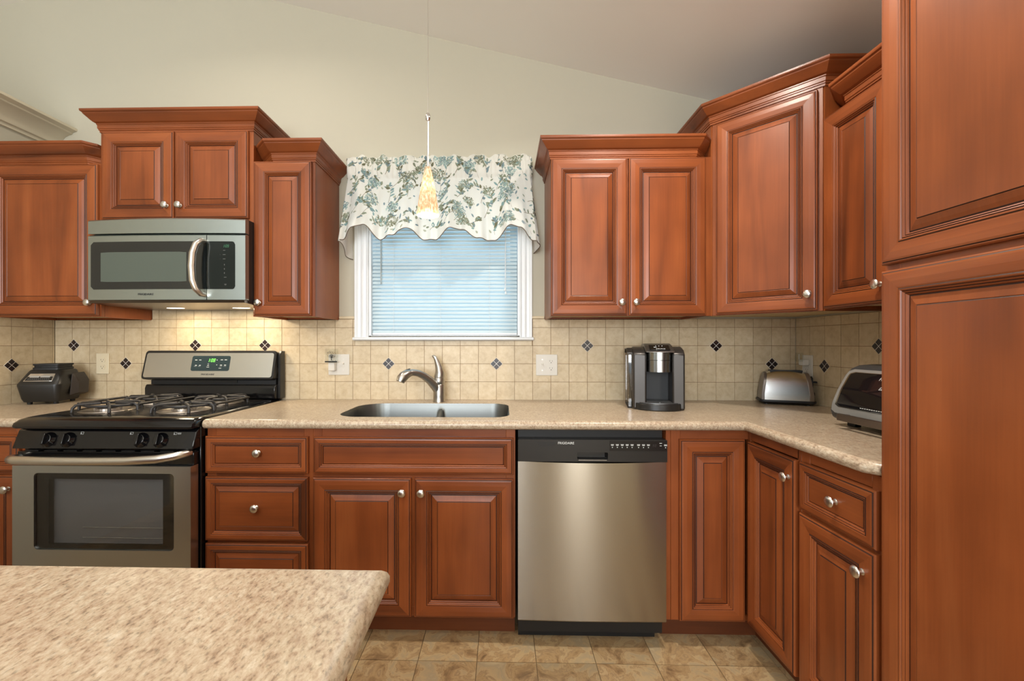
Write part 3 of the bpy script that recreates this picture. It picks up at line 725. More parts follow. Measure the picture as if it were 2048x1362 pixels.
# ------------------------------------------------------------------ gas range
rg = thing('gas_range', 'freestanding stainless and black gas range with open grates, left of the drawers', 'stove', (-1.660, 0, 0))
hw = .371
mb = MB(); mb.box(-hw, hw, -.640, -.02, .05, .893)
for sx in (-1, 1):
    for y in (-.58, -.08): mb.lathe([(.018, 0), (.018, .05)], 12, M=T((sx*.33, y, 0)))
mb.build('body', BLK, rg, bev=.003)
# cooktop with rolled front
pr = [(-.02, .893), (-.02, .924), (-.60, .924), (-.635, .923), (-.668, .917), (-.688, .905), (-.694, .893), (-.690, .884), (-.655, .884), (-.645, .893)]
rings = []
for x, k in ((-hw-.003, .25), (-hw+.004, .8), (-hw+.02, 1), (hw-.02, 1), (hw-.004, .8), (hw+.003, .25)):
    rings.append([(x, y if y > -.6 else -.6+(y+.6)*(.75+.25*k), .893+(z-.893)*(.55+.45*k)) for y, z in pr])
MB().loft(rings).build('cooktop', BLK, rg, ang=40)
mb = MB(); mb.add([(x, y, .9246) for x, y in rrect(-.335, .335, -.605, -.10, .03)], [tuple(range(24))]); 
mb.build('cooktop_well', mat('speckled_black_enamel', srgb(24, 22, 22), .22), rg)
MB().prism([(-.640, .884), (-.662, .872), (-.688, .802), (-.640, .802)], 'x', -hw, hw).build('control_panel', BLK, rg, bev=.004)
an = math.degrees(math.atan2(.026, .070))
for kx in (-.230, -.150, .152, .232):
    M = T((kx, -.674, .836)) @ RX(90-an)
    k = MB().lathe([(.0001, -.002), (.030, -.002), (.030, .004), (.024, .012), (.021, .018), (.0001, .018)], 22, M=M)
    k.box(-.0065, .0065, -.021, .021, .012, .030, M=M @ RZ(4))
    kk = k.build('knob', BLK, rg, bev=.0015)
    mt = MB()
    for a in range(-60, 61, 30): mt.box(-.0006, .0006, .0, .003, 0, .0004, M=M @ RZ(a-90) @ T((0, .0315, -.0018)))
    mt.build('dial_marks', PRT, kk)
for kx in (-.100, .105, .285):
    M = T((kx, -.6665, .862)) @ RX(-an)
    mt = MB(); mt.box(-.006, -.0052, -.0006, 0, -.005, .005, M=M); mt.box(.0052, .006, -.0006, 0, -.005, .005, M=M); mt.box(-.006, .006, -.0006, 0, -.005, -.0042, M=M); mt.box(-.006, .006, -.0006, 0, .0042, .005, M=M); mt.box(-.004, -.001, -.0006, 0, -.003, 0, M=M)
    if kx > .2:
        for q in (.002, -.002): mt.box(.009, .024, -.0006, 0, q-.0006, q+.0006, M=M)
    mt.build('burner_symbol', PRT, rg)
# oven door
dw = hw-.006
mb = MB(); mb.box(-dw, dw, -.672, -.645, .736, .788); mb.build('door_top_rail', BLK, rg, bev=.003)
mb = MB()
for i in range(9):
    mb.box(-dw+.03+i*.08, -dw+.085+i*.08, -.670, -.650, .7885, .7925)
mb.build('door_vent', BLKM, rg)
# stainless door skin with window opening
ox0, ox1, oz0, oz1 = -.276, .297, .398, .706
out = [(-dw, .275), (dw, .275), (dw, .735), (-dw, .735)]; hol = rrect(ox0, ox1, oz0, oz1, .016, 4)
mb = MB()
tr = geometry.tessellate_polygon([[Vector((*p, 0)) for p in out], [Vector((*p, 0)) for p in hol]])
mb.add([(x, -.690, z) for x, z in out+hol], tr)
m = len(hol)
mb.add([(x, y, z) for y in (-.690, -.678) for x, z in hol], [(i, (i+1) % m, m+(i+1) % m, m+i) for i in range(m)])
mb.add([(x, y, z) for y in (-.690, -.648) for x, z in out], [(0,1,5,4),(1,2,6,5),(2,3,7,6),(3,0,4,7),(7,6,5,4)])
door = mb.build('oven_door', steel('range_stainless', (.50, .53, .53, 1), .30), rg, ang=30)
inn = (-.224, .246, .418, .680)
mb = MB()
tr = geometry.tessellate_polygon([[Vector((*p, 0)) for p in hol], [Vector((inn[0], inn[2], 0)), Vector((inn[1], inn[2], 0)), Vector((inn[1], inn[3], 0)), Vector((inn[0], inn[3], 0))]])
mb.add([(x, -.6815, z) for x, z in hol+[(inn[0], inn[2]), (inn[1], inn[2]), (inn[1], inn[3]), (inn[0], inn[3])]], tr)
mb.build('window_border', mat('black_window_border', srgb(16, 16, 17), .1), door)
MB().add([(x, -.6835, z) for x, z in hol], [tuple(range(len(hol)))]).build('window_glass', OVENG, door, smooth=False)
ob = MB()
ob.add([(inn[0]-.01, -.652, inn[2]-.01), (inn[1]+.01, -.652, inn[2]-.01), (inn[1]+.01, -.652, inn[3]+.01), (inn[0]-.01, -.652, inn[3]+.01)], [(0,1,2,3)])
ob.build('oven_interior', mat('grey_speckled_oven_enamel', srgb(150, 150, 153), .45, bump=((90, 90, 90), .3)), door, smooth=False)
for z in (.478, .436):
    mb = MB(); mb.tube([(-.10, -.664, z+.001), (inn[1], -.664, z-.0005)], .0011, 6)
    for q in range(8): mb.tube([(-.08+q*.045, -.664, z), (-.08+q*.045, -.656, z+.003)], .0008, 5)
    mb.build('oven_rack', CHROME, door)
# handle
hpnts = [(-.352, -.672, .764), (-.350, -.700, .766), (-.335, -.722, .768), (-.30, -.735, .768), (-.15, -.740, .768), (0, -.741, .768), (.15, -.740, .770), (.26, -.733, .776), (.32, -.715, .784), (.345, -.695, .788), (.352, -.672, .788)]
MB().tube(hpnts, [.012, .014, .0155, .0155, .0150, .0145, .0145, .0145, .0140, .0125, .011], 14, flat=1.15).build('door_handle', NICKEL, rg, ang=60)
MB().box(-dw, dw, -.690, -.648, .075, .262).build('storage_drawer', STEEL, rg, bev=.003)
# burners and grates
for bx_ in (-.175, .175):
    for by in (-.475, -.225):
        b = MB().lathe([(.0001, .9250), (.085, .9250), (.095, .9275), (.100, .9290), (.102, .9260)], 30, M=T((bx_, by, 0))).build('burner_bowl', PAN, rg, ang=60)
        mb = MB().lathe([(.046, .926), (.046, .936), (.040, .9375), (.0001, .9375)], 30, M=T((bx_, by, 0)))
        for k in range(24):
            mb.box(-.0014, .0014, .0445, .0485, .927, .936, M=T((bx_, by, 0)) @ RZ(k*15))
        mb.build('burner_head', PAN, rg)
        MB().lathe([(.036, .938), (.038, .9395), (.038, .943), (.034, .945), (.0001, .9455)], 26, M=T((bx_, by, 0))).build('burner_cap', IRON, rg, ang=50)
def finger(cx, cy, ang, r0=.028, r1=.112, zt=.9585):
    c, s = math.cos(ang), math.sin(ang)
    return [(cx+c*r1, cy+s*r1, .9265), (cx+c*(r1-.003), cy+s*(r1-.003), .944), (cx+c*(r1-.012), cy+s*(r1-.012), zt-.003), (cx+c*(r1-.026), cy+s*(r1-.026), zt), (cx+c*r0, cy+s*r0, zt)]
for bx_ in (-.175, .175):
    mb = MB()
    for by in (-.475, -.225):
        for a in (45, 135, 225, 315):
            mb.tube(finger(bx_, by, R(a), .026, .118), .0060, 8)
        loop = []
        for k in range(25):
            a = 2*PI*k/24; rr = .080 + .022*math.cos(2*a)
            loop.append((bx_+rr*math.cos(a)*1.05, by+.072*math.sin(a), .951))
        mb.tube(loop, .0056, 8)
        mb.tube([(bx_-.136, by, .9265), (bx_-.134, by, .947), (bx_-.12, by, .957), (bx_-.035, by, .9585)], .0060, 8)
        mb.tube([(bx_+.136, by, .9265), (bx_+.134, by, .947), (bx_+.12, by, .957), (bx_+.035, by, .9585)], .0060, 8)
    mb.tube([(bx_, -.355, .9265), (bx_, -.358, .948), (bx_, -.375, .957), (bx_, -.44, .9585)], .0060, 8)
    mb.tube([(bx_, -.345, .9265), (bx_, -.342, .948), (bx_, -.325, .957), (bx_, -.26, .9585)], .0060, 8)
    mb.tube([(bx_-.14, -.475, .9530), (bx_-.146, -.35, .9530), (bx_-.14, -.225, .9530)], .0056, 8)
    mb.tube([(bx_+.14, -.475, .9530), (bx_+.146, -.35, .9530), (bx_+.14, -.225, .9530)], .0056, 8)
    mb.build('burner_grate', IRON, rg, ang=60)
# backguard
xs = .362; BO = .020
mb = MB(); mb.prism([(-.092, .925), (-.096, .930), (-.096, .985), (-.088, 1.004), (-.02, 1.004), (-.02, .925)], 'x', BO-xs+.004, BO+xs); mb.build('backguard', BLK, rg, bev=.006, seg=3)
MB().box(BO-xs+.02, BO+xs-.01, -.070, -.022, 1.004, 1.038).build('backguard_neck', BLKM, rg)
mb = MB(); mb.box(-.12, .16, -.074, -.069, 1.012, 1.028); mb.build('oven_vent', BLKS, rg)
mb = MB(); mb.prism([(-.066, .925), (-.066, 1.16), (-.05, 1.185), (-.016, 1.185), (-.016, .925)], 'x', BO+xs-.002, BO+xs+.012); mb.build('side_trim', BLKS, rg, bev=.002)
# leaning console built in its own tilted frame
ca, cb = (-.112, 1.034), (-.074, 1.188); lean = math.degrees(math.atan2(cb[0]-ca[0], cb[1]-ca[1])); HC = math.hypot(cb[0]-ca[0], cb[1]-ca[1])
CM = T((BO, ca[0], ca[1])) @ RX(-lean)
mb = MB(); face = rrect(-xs-.004, xs-.002, 0, HC, .018, 5)
mb.loft([[(x, 0, z) for x, z in face], [(x, .034, z) for x, z in face]], 0, True, CM); cons = mb.build('console', BLKS, rg, bev=.003)
face = rrect(-xs+.008, xs-.014, .010, HC-.014, .012, 4)
MB().loft([[(x, -.0022, z) for x, z in face], [(x, .0, z) for x, z in face]], 0, True, CM).build('steel_fascia', steel('console_stainless', (.66, .66, .63, 1), .25), cons)
gx0, gx1, gz0, gz1 = -.098, .112, .045, .128
face = rrect(gx0, gx1, gz0, gz1, .010, 4)
gl = MB().loft([[(x, -.0034, z) for x, z in face], [(x, -.002, z) for x, z in face]], 0, True, CM).build('display_panel', mat('teal_black_panel', srgb(38, 52, 56), .15), cons)
SEG = {'0': 'abcdef', '1': 'bc', '8': 'abcdefg', '9': 'abcdfg'}
def digits(s, x, z, h, M, m, name, parent, y):
    mb = MB(); w = h*.5; t_ = h*.13
    sh = Matrix.Identity(4); sh[0][2] = .15; sh[0][3] = -.15*z
    for ch in s:
        if ch == ':':
            for q in (.3, .7): mb.box(x, x+t_, y, y+.0004, z+h*q-t_/2, z+h*q+t_/2, 0, M @ sh)
            x += t_*2.2; continue
        S = SEG[ch]
        B = {'a': (0, w, h-t_, h), 'd': (0, w, 0, t_), 'g': (0, w, h/2-t_/2, h/2+t_/2), 'b': (w-t_, w, h/2, h), 'c': (w-t_, w, 0, h/2), 'e': (0, t_, 0, h/2), 'f': (0, t_, h/2, h)}
        for k in S: a, b, c, d = B[k]; mb.box(x+a, x+b, y, y+.0004, z+c, z+d, 0, M @ sh)
        x += w+t_*1.4
    return mb.build(name, m, parent)
digits('1:08', -.012, .094, .019, CM, LCD, 'clock_digits', gl, -.0040)
def ticks(spec, M, m, name, parent, y):
    mb = MB()
    for x, z, w, h in spec: mb.box(x-w/2, x+w/2, y, y+.0004, z-h/2, z+h/2, 0, M)
    return mb.build(name, m, parent)
sp = []
for x in (-.075, -.053): sp += [(x, .105, .012, .003), (x+.003, .076, .010, .003), (x, .070, .014, .0008)]
for x in (.066, .088): sp += [(x, .106, .013, .003), (x, .077, .011, .003), (x, .070, .014, .0008)]
sp += [(-.005, .083, .008, .002), (-.005, .075, .010, .002), (-.005, .066, .015, .002), (.040, .105, .004, .004), (.042, .078, .005, .003), (.062, .060, .014, .002)]
ticks(sp, CM, PRT, 'button_labels', gl, -.0038)
text('FRIGIDAIRE', .0115, CM @ T((.0, -.0028, .026)), PRTK, 'logo', cons, sx=1.25)

# ------------------------------------------------------------------ microwave
mw = thing('microwave', 'stainless over-the-range microwave with black window and curved handle', 'microwave', (-1.631, 0, 0))
h = .376
mb = MB(); mb.box(-h+.004, h-.004, -.372, -.008, 1.424, 1.8135); mb.build('housing', BLKS, mw, bev=.002)
def curvex(x, b=.012): return -b*(1-(x/h)**2)
def skin(x0, x1, z0, z1, ybase, m, name, parent, th=.028, n=18, bz=None, bev=.0015):
    rings = []
    for i in range(n+1):
        x = lerp(x0, x1, i/n); yf = ybase+curvex(x)
        zt = z1+(bz*(1-(x/h)**2) if bz else 0)
        rings.append([(x, yf, z0), (x, yf, zt-.006), (x, yf+.006, zt), (x, ybase+th, zt), (x, ybase+th, z0)])
    return MB().loft(rings).build(name, m, parent, ang=20)
MWS = steel('microwave_stainless', (.44, .50, .49, 1), .30)
skin(-h, h, 1.742, 1.808, -.398, MWS, 'top_vent', mw, bz=.006)
d = skin(-h, .1975, 1.431, 1.737, -.398, MWS, 'door', mw)
cpn = skin(.2005, h, 1.431, 1.737, -.398, MWS, 'control_panel', mw, n=6)
def curved_plate(x0, x1, z0, z1, r, yb, th, m, name, parent, n=16, corners=(1, 1, 1, 1)):
    "thin plate following the bowed front"
    rings = []
    for i in range(n+1):
        x = lerp(x0, x1, i/n); dz = 0
        dl_, dr_ = x-x0, x1-x
        zl, zh = z0, z1
        if dl_ < r and corners[0]: q = r-math.sqrt(max(0, r*r-(r-dl_)**2)); zl += q; zh -= q
        if dr_ < r and corners[1]: q = r-math.sqrt(max(0, r*r-(r-dr_)**2)); zl += q; zh -= q
        y = yb+curvex(x)
        rings.append([(x, y-th, zl), (x, y-th, zh), (x, y+.001, zh), (x, y+.001, zl)])
    return MB().loft(rings).build(name, m, parent, ang=30)
wd = curved_plate(-.360, .1975, 1.480, 1.703, .014, -.398, .0018, DGLASS, 'window', d, 40, (1, 0))
curved_plate(-.309, .106, 1.515, 1.654, .002, -.3998, .0006, SCREEN, 'door_screen', wd, 12)
cg = curved_plate(.2005, .330, 1.480, 1.703, .014, -.398, .0018, mat('green_black_panel', srgb(26, 32, 31), .12), 'keypad', cpn, 24, (0, 1))
IM = Matrix.Identity(4)
digits('1:09', .275, 1.674, .013, IM, LCD2, 'clock_digits', cg, -.4075)
sp = []
for x in (.232, .256, .281):
    sp += [(x, 1.661, .010, .002), (x, 1.641, .013, .002), (x, 1.621, .012, .002), (x+.001, 1.594, .003, .006), (x+.001, 1.574, .003, .006), (x+.001, 1.555, .003, .006)]
sp += [(.232, 1.534, .012, .002), (.232, 1.530, .008, .0015), (.257, 1.535, .003, .006), (.286, 1.535, .012, .002), (.232, 1.503, .013, .002), (.232, 1.499, .010, .0015), (.287, 1.503, .010, .002), (.287, 1.499, .008, .0015)]
ticks(sp, IM, PRTD, 'button_labels', cg, -.4060)
text('FRIGIDAIRE', .0135, T((-.088, -.4104, 1.456)), PRTK, 'logo', d, sx=1.1)
hp_ = [(.192, -.402, 1.452), (.188, -.428, 1.454), (.176, -.446, 1.475), (.166, -.453, 1.515), (.163, -.455, 1.578), (.166, -.453, 1.64), (.176, -.446, 1.682), (.188, -.428, 1.702), (.192, -.402, 1.704)]
MB().tube(hp_, [.010, .012, .0135, .0145, .015, .0145, .0135, .012, .010], 14, flat=1.0).build('handle', NICKEL, mw, ang=60)
mb = MB(); mb.prism([(-.398, 1.430), (-.392, 1.418), (-.30, 1.412), (-.03, 1.412), (-.03, 1.424), (-.372, 1.4305)], 'x', -h+.006, h-.006); mb.build('underside', mat('dark_bronze_metal', (.16, .14, .12, 1), .3, 1), mw)
LAMP = mat('lit_lamp_lens', (1, .95, .85, 1), .3, emit=(1, .86, .62, 1), estr=7)
for x in (-.135, .215):
    MB().add([(x+.045*math.cos(a), -.17+.024*math.sin(a), 1.4112) for a in [2*PI*k/20 for k in range(20)]], [tuple(range(20))]).build('cooktop_lamp', LAMP, mw)
    l = area('hood_lamp', (-1.631+x, -.17, 1.409), (0, 0, 0), .08, .045, 1.6, (1, .82, .58)); l.parent = None

# ------------------------------------------------------------------ dishwasher
dwt = thing('dishwasher', 'stainless dishwasher with black control strip between sink base and corner cabinet', 'dishwasher', (.306, 0, 0))
hw2 = .2965
MB().box(-hw2+.002, hw2-.002, -.60, -.03, .04, .872).build('tub', BLKM, dwt)
def bow(x): return -.010*(1-(x/hw2)**2)
rings = []
for i in range(25):
    x = lerp(-hw2, hw2, i/24); yf = -.640+bow(x)*.5; zt = .752-.006*(1-(x/hw2)**2)
    rings.append([(x, yf+.004, .108), (x, yf, .113), (x, yf, zt), (x, -.602, zt), (x, -.602, .108)])
MB().loft(rings).build('door_panel', STEELDW, dwt, ang=25)
# control strip with a pocket handle
ph = rrect(-.060, .062, .7615, .791, [.006, .004, .004, .006], 4)
outp = [(-hw2, .7535), (hw2, .7535), (hw2, .841), (-hw2, .841)]
mb = MB()
tr = geometry.tessellate_polygon([[Vector((*p, 0)) for p in outp], [Vector((*p, 0)) for p in ph]])
mb.add([(x, -.650, z) for x, z in outp+ph], tr)
mb.add([(x, y, z) for y in (-.650, -.602) for x, z in outp], [(0,1,5,4),(1,2,6,5),(2,3,7,6),(3,0,4,7)])
m = len(ph); mb.add([(x, -.650, z) for x, z in ph]+[(x*.93, -.618, .776+(z-.776)*.9) for x, z in ph], [(i, (i+1) % m, m+(i+1) % m, m+i) for i in range(m)]+[tuple(range(m, 2*m))])
cs = mb.build('control_strip', mat('charcoal_plastic', srgb(34, 33, 32), .28), dwt, bev=.0015)
MB().box(.068, hw2-.002, -.6512, -.650, .798, .838).build('keypad', mat('black_keypad', srgb(26, 25, 25), .2), cs)
MB().box(-.055, .057, -.6508, -.6495, .7595, .7610).build('pocket_lip', NICKEL, cs)
mb = MB()
for k, x0_ in enumerate((-.222, -.217, -.212)): mb.box(x0_, -.147, -.6506, -.6498, .829-k*.0065, .8315-k*.0065)
mb.build('vent_slots', BLKM, cs)
text('FRIGIDAIRE', .0135, T((-.105, -.6506, .8275)), PRT, 'logo', cs, sx=.95)
sp = []
for k in range(8):
    x = .079+k*.0195 + (.006 if k > 4 else 0)
    sp += [(x, .8235, .012, .0018), (x, .8195, .010, .0018), (x, .812, .0032, .0032)]
sp += [(.270, .829, .010, .002), (.270, .819, .008, .0015), (.289, .8235, .012, .0018), (.289, .8195, .012, .0018), (.289, .812, .0032, .0032)]
ticks(sp, IM, PRT, 'button_labels', cs, -.6517)
digits('88', .238, .814, .012, IM, mat('unlit_digits', srgb(48, 42, 40), .4), 'display_digits', cs, -.6516)
MB().box(-hw2+.004, hw2-.02, -.565, -.55, .0, .10).build('toe_panel', BLKM, dwt)

# ------------------------------------------------------------------ pendant
px_, py_ = -.362, -.60; zc = ceil_z(px_)
pen = thing('pendant_lamp', 'slim cone pendant lamp with amber crackle glass shade, lit, before the window', 'lamp', (px_, py_, 0))
MB().tube([(0, 0, 2.165), (0, 0, zc-.02)], .0014, 6).build('cable', NICKEL, pen)
MB().lathe([(.0001, 2.145), (.0065, 2.148), (.011, 2.158), (.011, 2.170), (.0065, 2.180), (.0001, 2.183)], 16).build('connector', CHROME, pen)
MB().tube([(0, 0, 1.955), (0, 0, 2.15)], .0045, 10).build('stem', NICKEL, pen)
MB().lathe([(.0001, zc-.004), (.055, zc-.008), (.055, zc-.02), (.02, zc-.034), (.0001, zc-.036)], 24).build('canopy', NICKEL, pen)
m, N, L, P = newmat('amber_crackle_glass')
tc = N.new('ShaderNodeTexCoord'); mp = N.new('ShaderNodeMapping'); mp.inputs['Scale'].default_value = (150, 150, 60); vo = N.new('ShaderNodeTexNoise'); vo.inputs['Scale'].default_value = 1; vo.inputs['Detail'].default_value = 2
L.new(tc.outputs['Object'], mp.inputs[0]); L.new(mp.outputs[0], vo.inputs['Vector'])
rr = ramp(N, [(.38, srgb(208, 184, 152)), (.5, srgb(224, 210, 186)), (.62, srgb(240, 236, 226))]); L.new(vo.outputs[0], rr.inputs[0])
df = N.new('ShaderNodeBsdfDiffuse'); tl = N.new('ShaderNodeBsdfTranslucent'); mx = N.new('ShaderNodeMixShader'); mx.inputs[0].default_value = .6
L.new(rr.outputs[0], df.inputs[0]); L.new(rr.outputs[0], tl.inputs[0]); L.new(df.outputs[0], mx.inputs[1]); L.new(tl.outputs[0], mx.inputs[2]); L.new(mx.outputs[0], N['Material Output'].inputs['Surface'])
pf = [(.0115, 1.957), (.0145, 1.945), (.022, 1.91), (.030, 1.87), (.038, 1.82), (.0445, 1.775), (.0465, 1.757), (.0450, 1.757), (.0430, 1.775), (.0365, 1.82), (.0285, 1.87), (.0205, 1.91), (.013, 1.943), (.0001, 1.950)]
MB().lathe(pf, 32, cap=False).build('glass_shade', m, pen, ang=60)
MB().lathe([(.0001, 1.765), (.040, 1.765), (.040, 1.767), (.0001, 1.767)], 24).build('diffuser', mat('lit_frosted_lens', (1, 1, 1, 1), .4, emit=(1, .93, .8, 1), estr=3), pen)
pl = bpy.data.lights.new('pendant_bulb', 'POINT'); pl.energy = .30; pl.shadow_soft_size = .008; pl.color = (1, .93, .8)
po = bpy.data.objects.new('pendant_bulb', pl); COL.objects.link(po); po.location = (px_, py_, 1.875)
pl = bpy.data.lights.new('pendant_glow', 'POINT'); pl.energy = 1.2; pl.shadow_soft_size = .02; pl.color = (1, .85, .64)
po = bpy.data.objects.new('pendant_glow', pl); COL.objects.link(po); po.location = (px_, py_, 1.73)

# recessed lamps --------------------------------------------------
RLENS = mat('recessed_lamp_lens', (1, 1, 1, 1), .4, emit=(1, .88, .7, 1), estr=10)
for i, (x, y, pw) in enumerate(DOWN):
    z = ceil_z(x)
    tl_ = R(math.degrees(math.atan(SLR if x > RIDGE_X else -SLL)))
    t = thing('recessed_light', ['recessed ceiling lamp above the corner counter', 'recessed ceiling lamp above the range', 'recessed ceiling lamp above the aisle on the right', 'recessed ceiling lamp above the island', 'recessed ceiling lamp behind the camera on the right', 'recessed ceiling lamp behind the camera on the left', 'recessed ceiling lamp in the next room'][i], 'lamp', (x, y, z), 0, 'recessed ceiling lamps')
    t.rotation_euler = (0, tl_, 0)
    MB().lathe([(.075, -.001), (.095, -.001), (.098, -.004), (.092, -.008), (.078, -.010), (.072, -.004)], 28, cap=False).build('trim_ring', TRIMW, t)
    MB().lathe([(.0001, -.003), (.074, -.003), (.074, -.001), (.0001, -.001)], 24).build('lens', RLENS, t)
    d = bpy.data.lights.new('downlight', 'AREA'); d.shape = 'DISK'; d.size = .14; d.energy = pw; d.color = (1, .92, .82); d.spread = R(150)
    o = bpy.data.objects.new('downlight', d); COL.objects.link(o); o.location = (x, y, z-.02)

# ------------------------------------------------------------------ outlets and switches
def duplex(x, z, parent, M=IM, m=WPL):
    for dz in (.0195, -.0195):
        f = rrect(x-.0165, x+.0165, z+dz-.0135, z+dz+.0135, .009, 4)
        s = MB().loft([[(a, -.0068, b) for a, b in f], [(a, -.004, b) for a, b in f]], 0, True, M).build('socket', m, parent)
        mb = MB(); mb.box(x-.0075, x-.0060, -.0072, -.0066, z+dz-.001, z+dz+.007, 0, M); mb.box(x+.0060, x+.0075, -.0072, -.0066, z+dz-.001, z+dz+.006, 0, M); mb.box(x-.002, x+.002, -.0072, -.0066, z+dz-.009, z+dz-.005, 0, M)
        mb.build('slots', WPLD, s)
def toggle(x, z, parent, M=IM, m=WPL):
    MB().box(x-.006, x+.006, -.0058, -.004, z-.013, z+.013, 0, M).box(x-.0035, x+.0035, -.016, -.005, z+.001, z+.010, 0, M @ T((0, 0, 0))).build('toggle', m, parent, bev=.001)
    mb = MB()
    for dz in (.030, -.030): mb.lathe([(.0001, 0), (.003, 0), (.003, .0012), (.0001, .0012)], 10, M=M @ T((x, -.0045, z+dz)) @ RX(90))
    mb.build('screws', NICKEL, parent)
def plate(label, loc, w, hh, rz=0, m=WPL):
    t = thing('outlet_plate', label, 'outlet', loc, rz, 'wall plates on the backsplash')
    MB().box(-w/2, w/2, -.005, 0, -hh/2, hh/2).build('cover', m, t, bev=.002)
    return t
YT = -.0062
t = plate('ivory duplex outlet left of the range, right of the blender base', (-2.313, YT, 1.113), .073, .116, 0, IVORY); duplex(0, 0, t, m=IVORY)
t = plate('white two-gang wall plate behind the tree night light', (-.965, YT, 1.109), .118, .116); toggle(.026, 0, t); duplex(-.026, 0, t)
t = plate('white two-gang plate with one switch and one outlet, right of the faucet', (.192, YT, 1.108), .118, .116); toggle(-.024, 0, t); duplex(.024, 0, t)
t = plate('white outlet plate mostly hidden behind the coffee maker', (.862, YT, 1.108), .073, .116); duplex(0, 0, t)
t = plate('white outlet plate on the right wall behind the toaster', (XR-.0062, -.100, 1.108), .073, .116, R(-90)); duplex(0, 0, t)
# plug-in with a clear pane on the right wall
t = thing('night_light', 'clear plug-in night light in the right wall outlet above the toaster', 'night light', (XR-.0132, -.100, 1.128), R(-90))
MB().box(-.018, .018, -.030, 0, -.016, .014).build('housing', WPL, t, bev=.003)
MB().box(-.020, .020, -.046, -.030, .004, .05).build('clear_shade', ACRY, t, bev=.003)
MB().tube([(-.008, -.034, .014), (-.008, -.034, .042)], .002, 8).build('bulb', WPL, t)
# tree night light
t = thing('night_light', 'plug-in night light with a black leafy tree silhouette, left of the sink', 'night light', (-.991, -.0135, 1.109))
MB().box(-.022, .014, -.030, 0, -.034, .012).build('housing', WPL, t, bev=.004)
MB().box(-.036, .036, -.0335, -.032, .012, .088).build('clear_pane', ACRY, t, smooth=False)
KB = mat('black_silhouette', srgb(14, 14, 12), .6)
mb = MB(); rn = random.Random(3)
mb.tube([(0, -.0352, .024), (-.001, -.0352, .040), (0, -.0352, .055)], [.0026, .0016, .0010], 6)
for k in range(13):
    a = R(rn.uniform(15, 165)); l = rn.uniform(.012, .026)
    mb.tube([(0, -.0352, .034+.001*k), (l*math.cos(a)*.6, -.0352, .040+l*math.sin(a)*.6), (l*math.cos(a), -.0352, .042+l*math.sin(a))], [.0009, .0007, .0004], 5)
for k in range(120):
    a = rn.uniform(0, 2*PI); rr_ = .026*math.sqrt(rn.random()); x, z = rr_*math.cos(a), .058+rr_*.85*math.sin(a)
    mb.lathe([(.0001, 0), (.0011, 0), (.0011, .0006), (.0001, .0006)], 5, M=T((x, -.0350, z)) @ RX(90))
mb.build('tree', KB, t)
MB().box(-.036, .030, -.0375, -.0340, .014, .021).build('ground_strip', KB, t)

# ------------------------------------------------------------------ coffee maker
cf = thing('coffee_maker', 'dark grey single-serve coffee maker with side water tank on the right counter', 'coffee maker', (.706, -.238, .9145), R(-13))
CG = mat('bronze_grey_metallic', (.062, .057, .053, 1), .34, .7); CGL = mat('brushed_bronze_steel', (.36, .37, .36, 1), .26, 1)
cw = .115
mb = MB()
top = .285
def column(x0, x1, yf):
    prof_ = [(yf, .002), (.150, .002), (.150, top-.03), (.12, top), (-.02, top+.012), (yf+.03, top-.002), (yf+.004, top-.022)]
    mb.prism(prof_, 'x', x0, x1)
column(-cw, -.054, -.118); column(.060, cw, -.112)
mb.box(-.054, .060, .02, .150, .002, top); mb.box(-.054, .060, -.06, .02, .19, top)
mb.build('body', CG, cf, bev=.008, seg=3)
MB().box(-.054, .060, .017, .0205, .03, .19).build('cavity_back', BLKM, cf)
arc = [(.055*math.sin(a), -.080-.058*math.cos(a)) for a in [R(q) for q in range(-88, 89, 8)]]
def headpoly(k=1): return [(x*k+.003, y) for x, y in arc]+[(.057*k, -.03), (-.051*k, -.03)]
MB().prism(headpoly(), 'z', .178, .232).prism(headpoly(1.01), 'z', .234, .272).build('brew_head', CGL, cf, ang=40)
lid = [(.13, .296), (.06, .312), (-.01, .312), (-.08, .299), (-.132, .278)]
MB().prism(lid+[(-.142, .270), (.13, .27)], 'x', -.060, .066).build('lid', mat('silver_grey_lid', (.18, .175, .17, 1), .3, .9), cf, bev=.008, seg=3)
LM = T((.003, -.106, .2905)) @ RX(22)
pp = MB().box(-.045, .045, -.026, .034, 0, .002, 0, LM).build('control_panel', BLK, cf, bev=.001)
mb = MB()
for x in (-.014, 0, .014): mb.lathe([(.0001, 0), (.0025, 0), (.0025, .0006), (.0001, .0006)], 8, M=LM @ T((x, .020, .002)))
mb.box(-.024, -.012, .002, .006, .002, .0026, 0, LM)
mb.build('buttons', PRT, pp)
text('KEURIG', .012, LM @ T((.004, -.016, .0028)) @ RX(-90), PRT, 'logo', pp)
tray = [(.100*math.sin(a)/math.sin(R(75))-.004, -.100-.062*math.cos(a)) for a in [R(q) for q in range(-75, 76, 10)]]+[(.094, -.060), (.058, .012), (-.052, .012), (-.102, -.060)]
MB().prism(tray, 'z', .001, .032).build('drip_tray', BLKS, cf, bev=.003)
mb = MB(); mb.prism([(x*.88, -.07+(y+.07)*.86) for x, y in tray], 'z', .0325, .0350); gr = mb.build('tray_grid', mat('grey_grid_metal', (.2, .2, .2, 1), .35, .8), cf)
MB().lathe([(.0001, 0), (.007, 0), (.007, .0006), (.0001, .0006)], 12, M=T((.004, -.115, .0352))).build('tray_button', CHROME, gr)
mb = MB(); pf_ = [(-.09, .004), (.13, .004), (.14, .26), (.11, .283), (-.06, .285), (-.092, .262)]
mb.prism([(y, z) for y, z in pf_], 'x', -.138, -.117); mb.build('water_tank', glassmat('smoky_clear_plastic', (.72, .70, .68, 1), .10), cf, bev=.004)
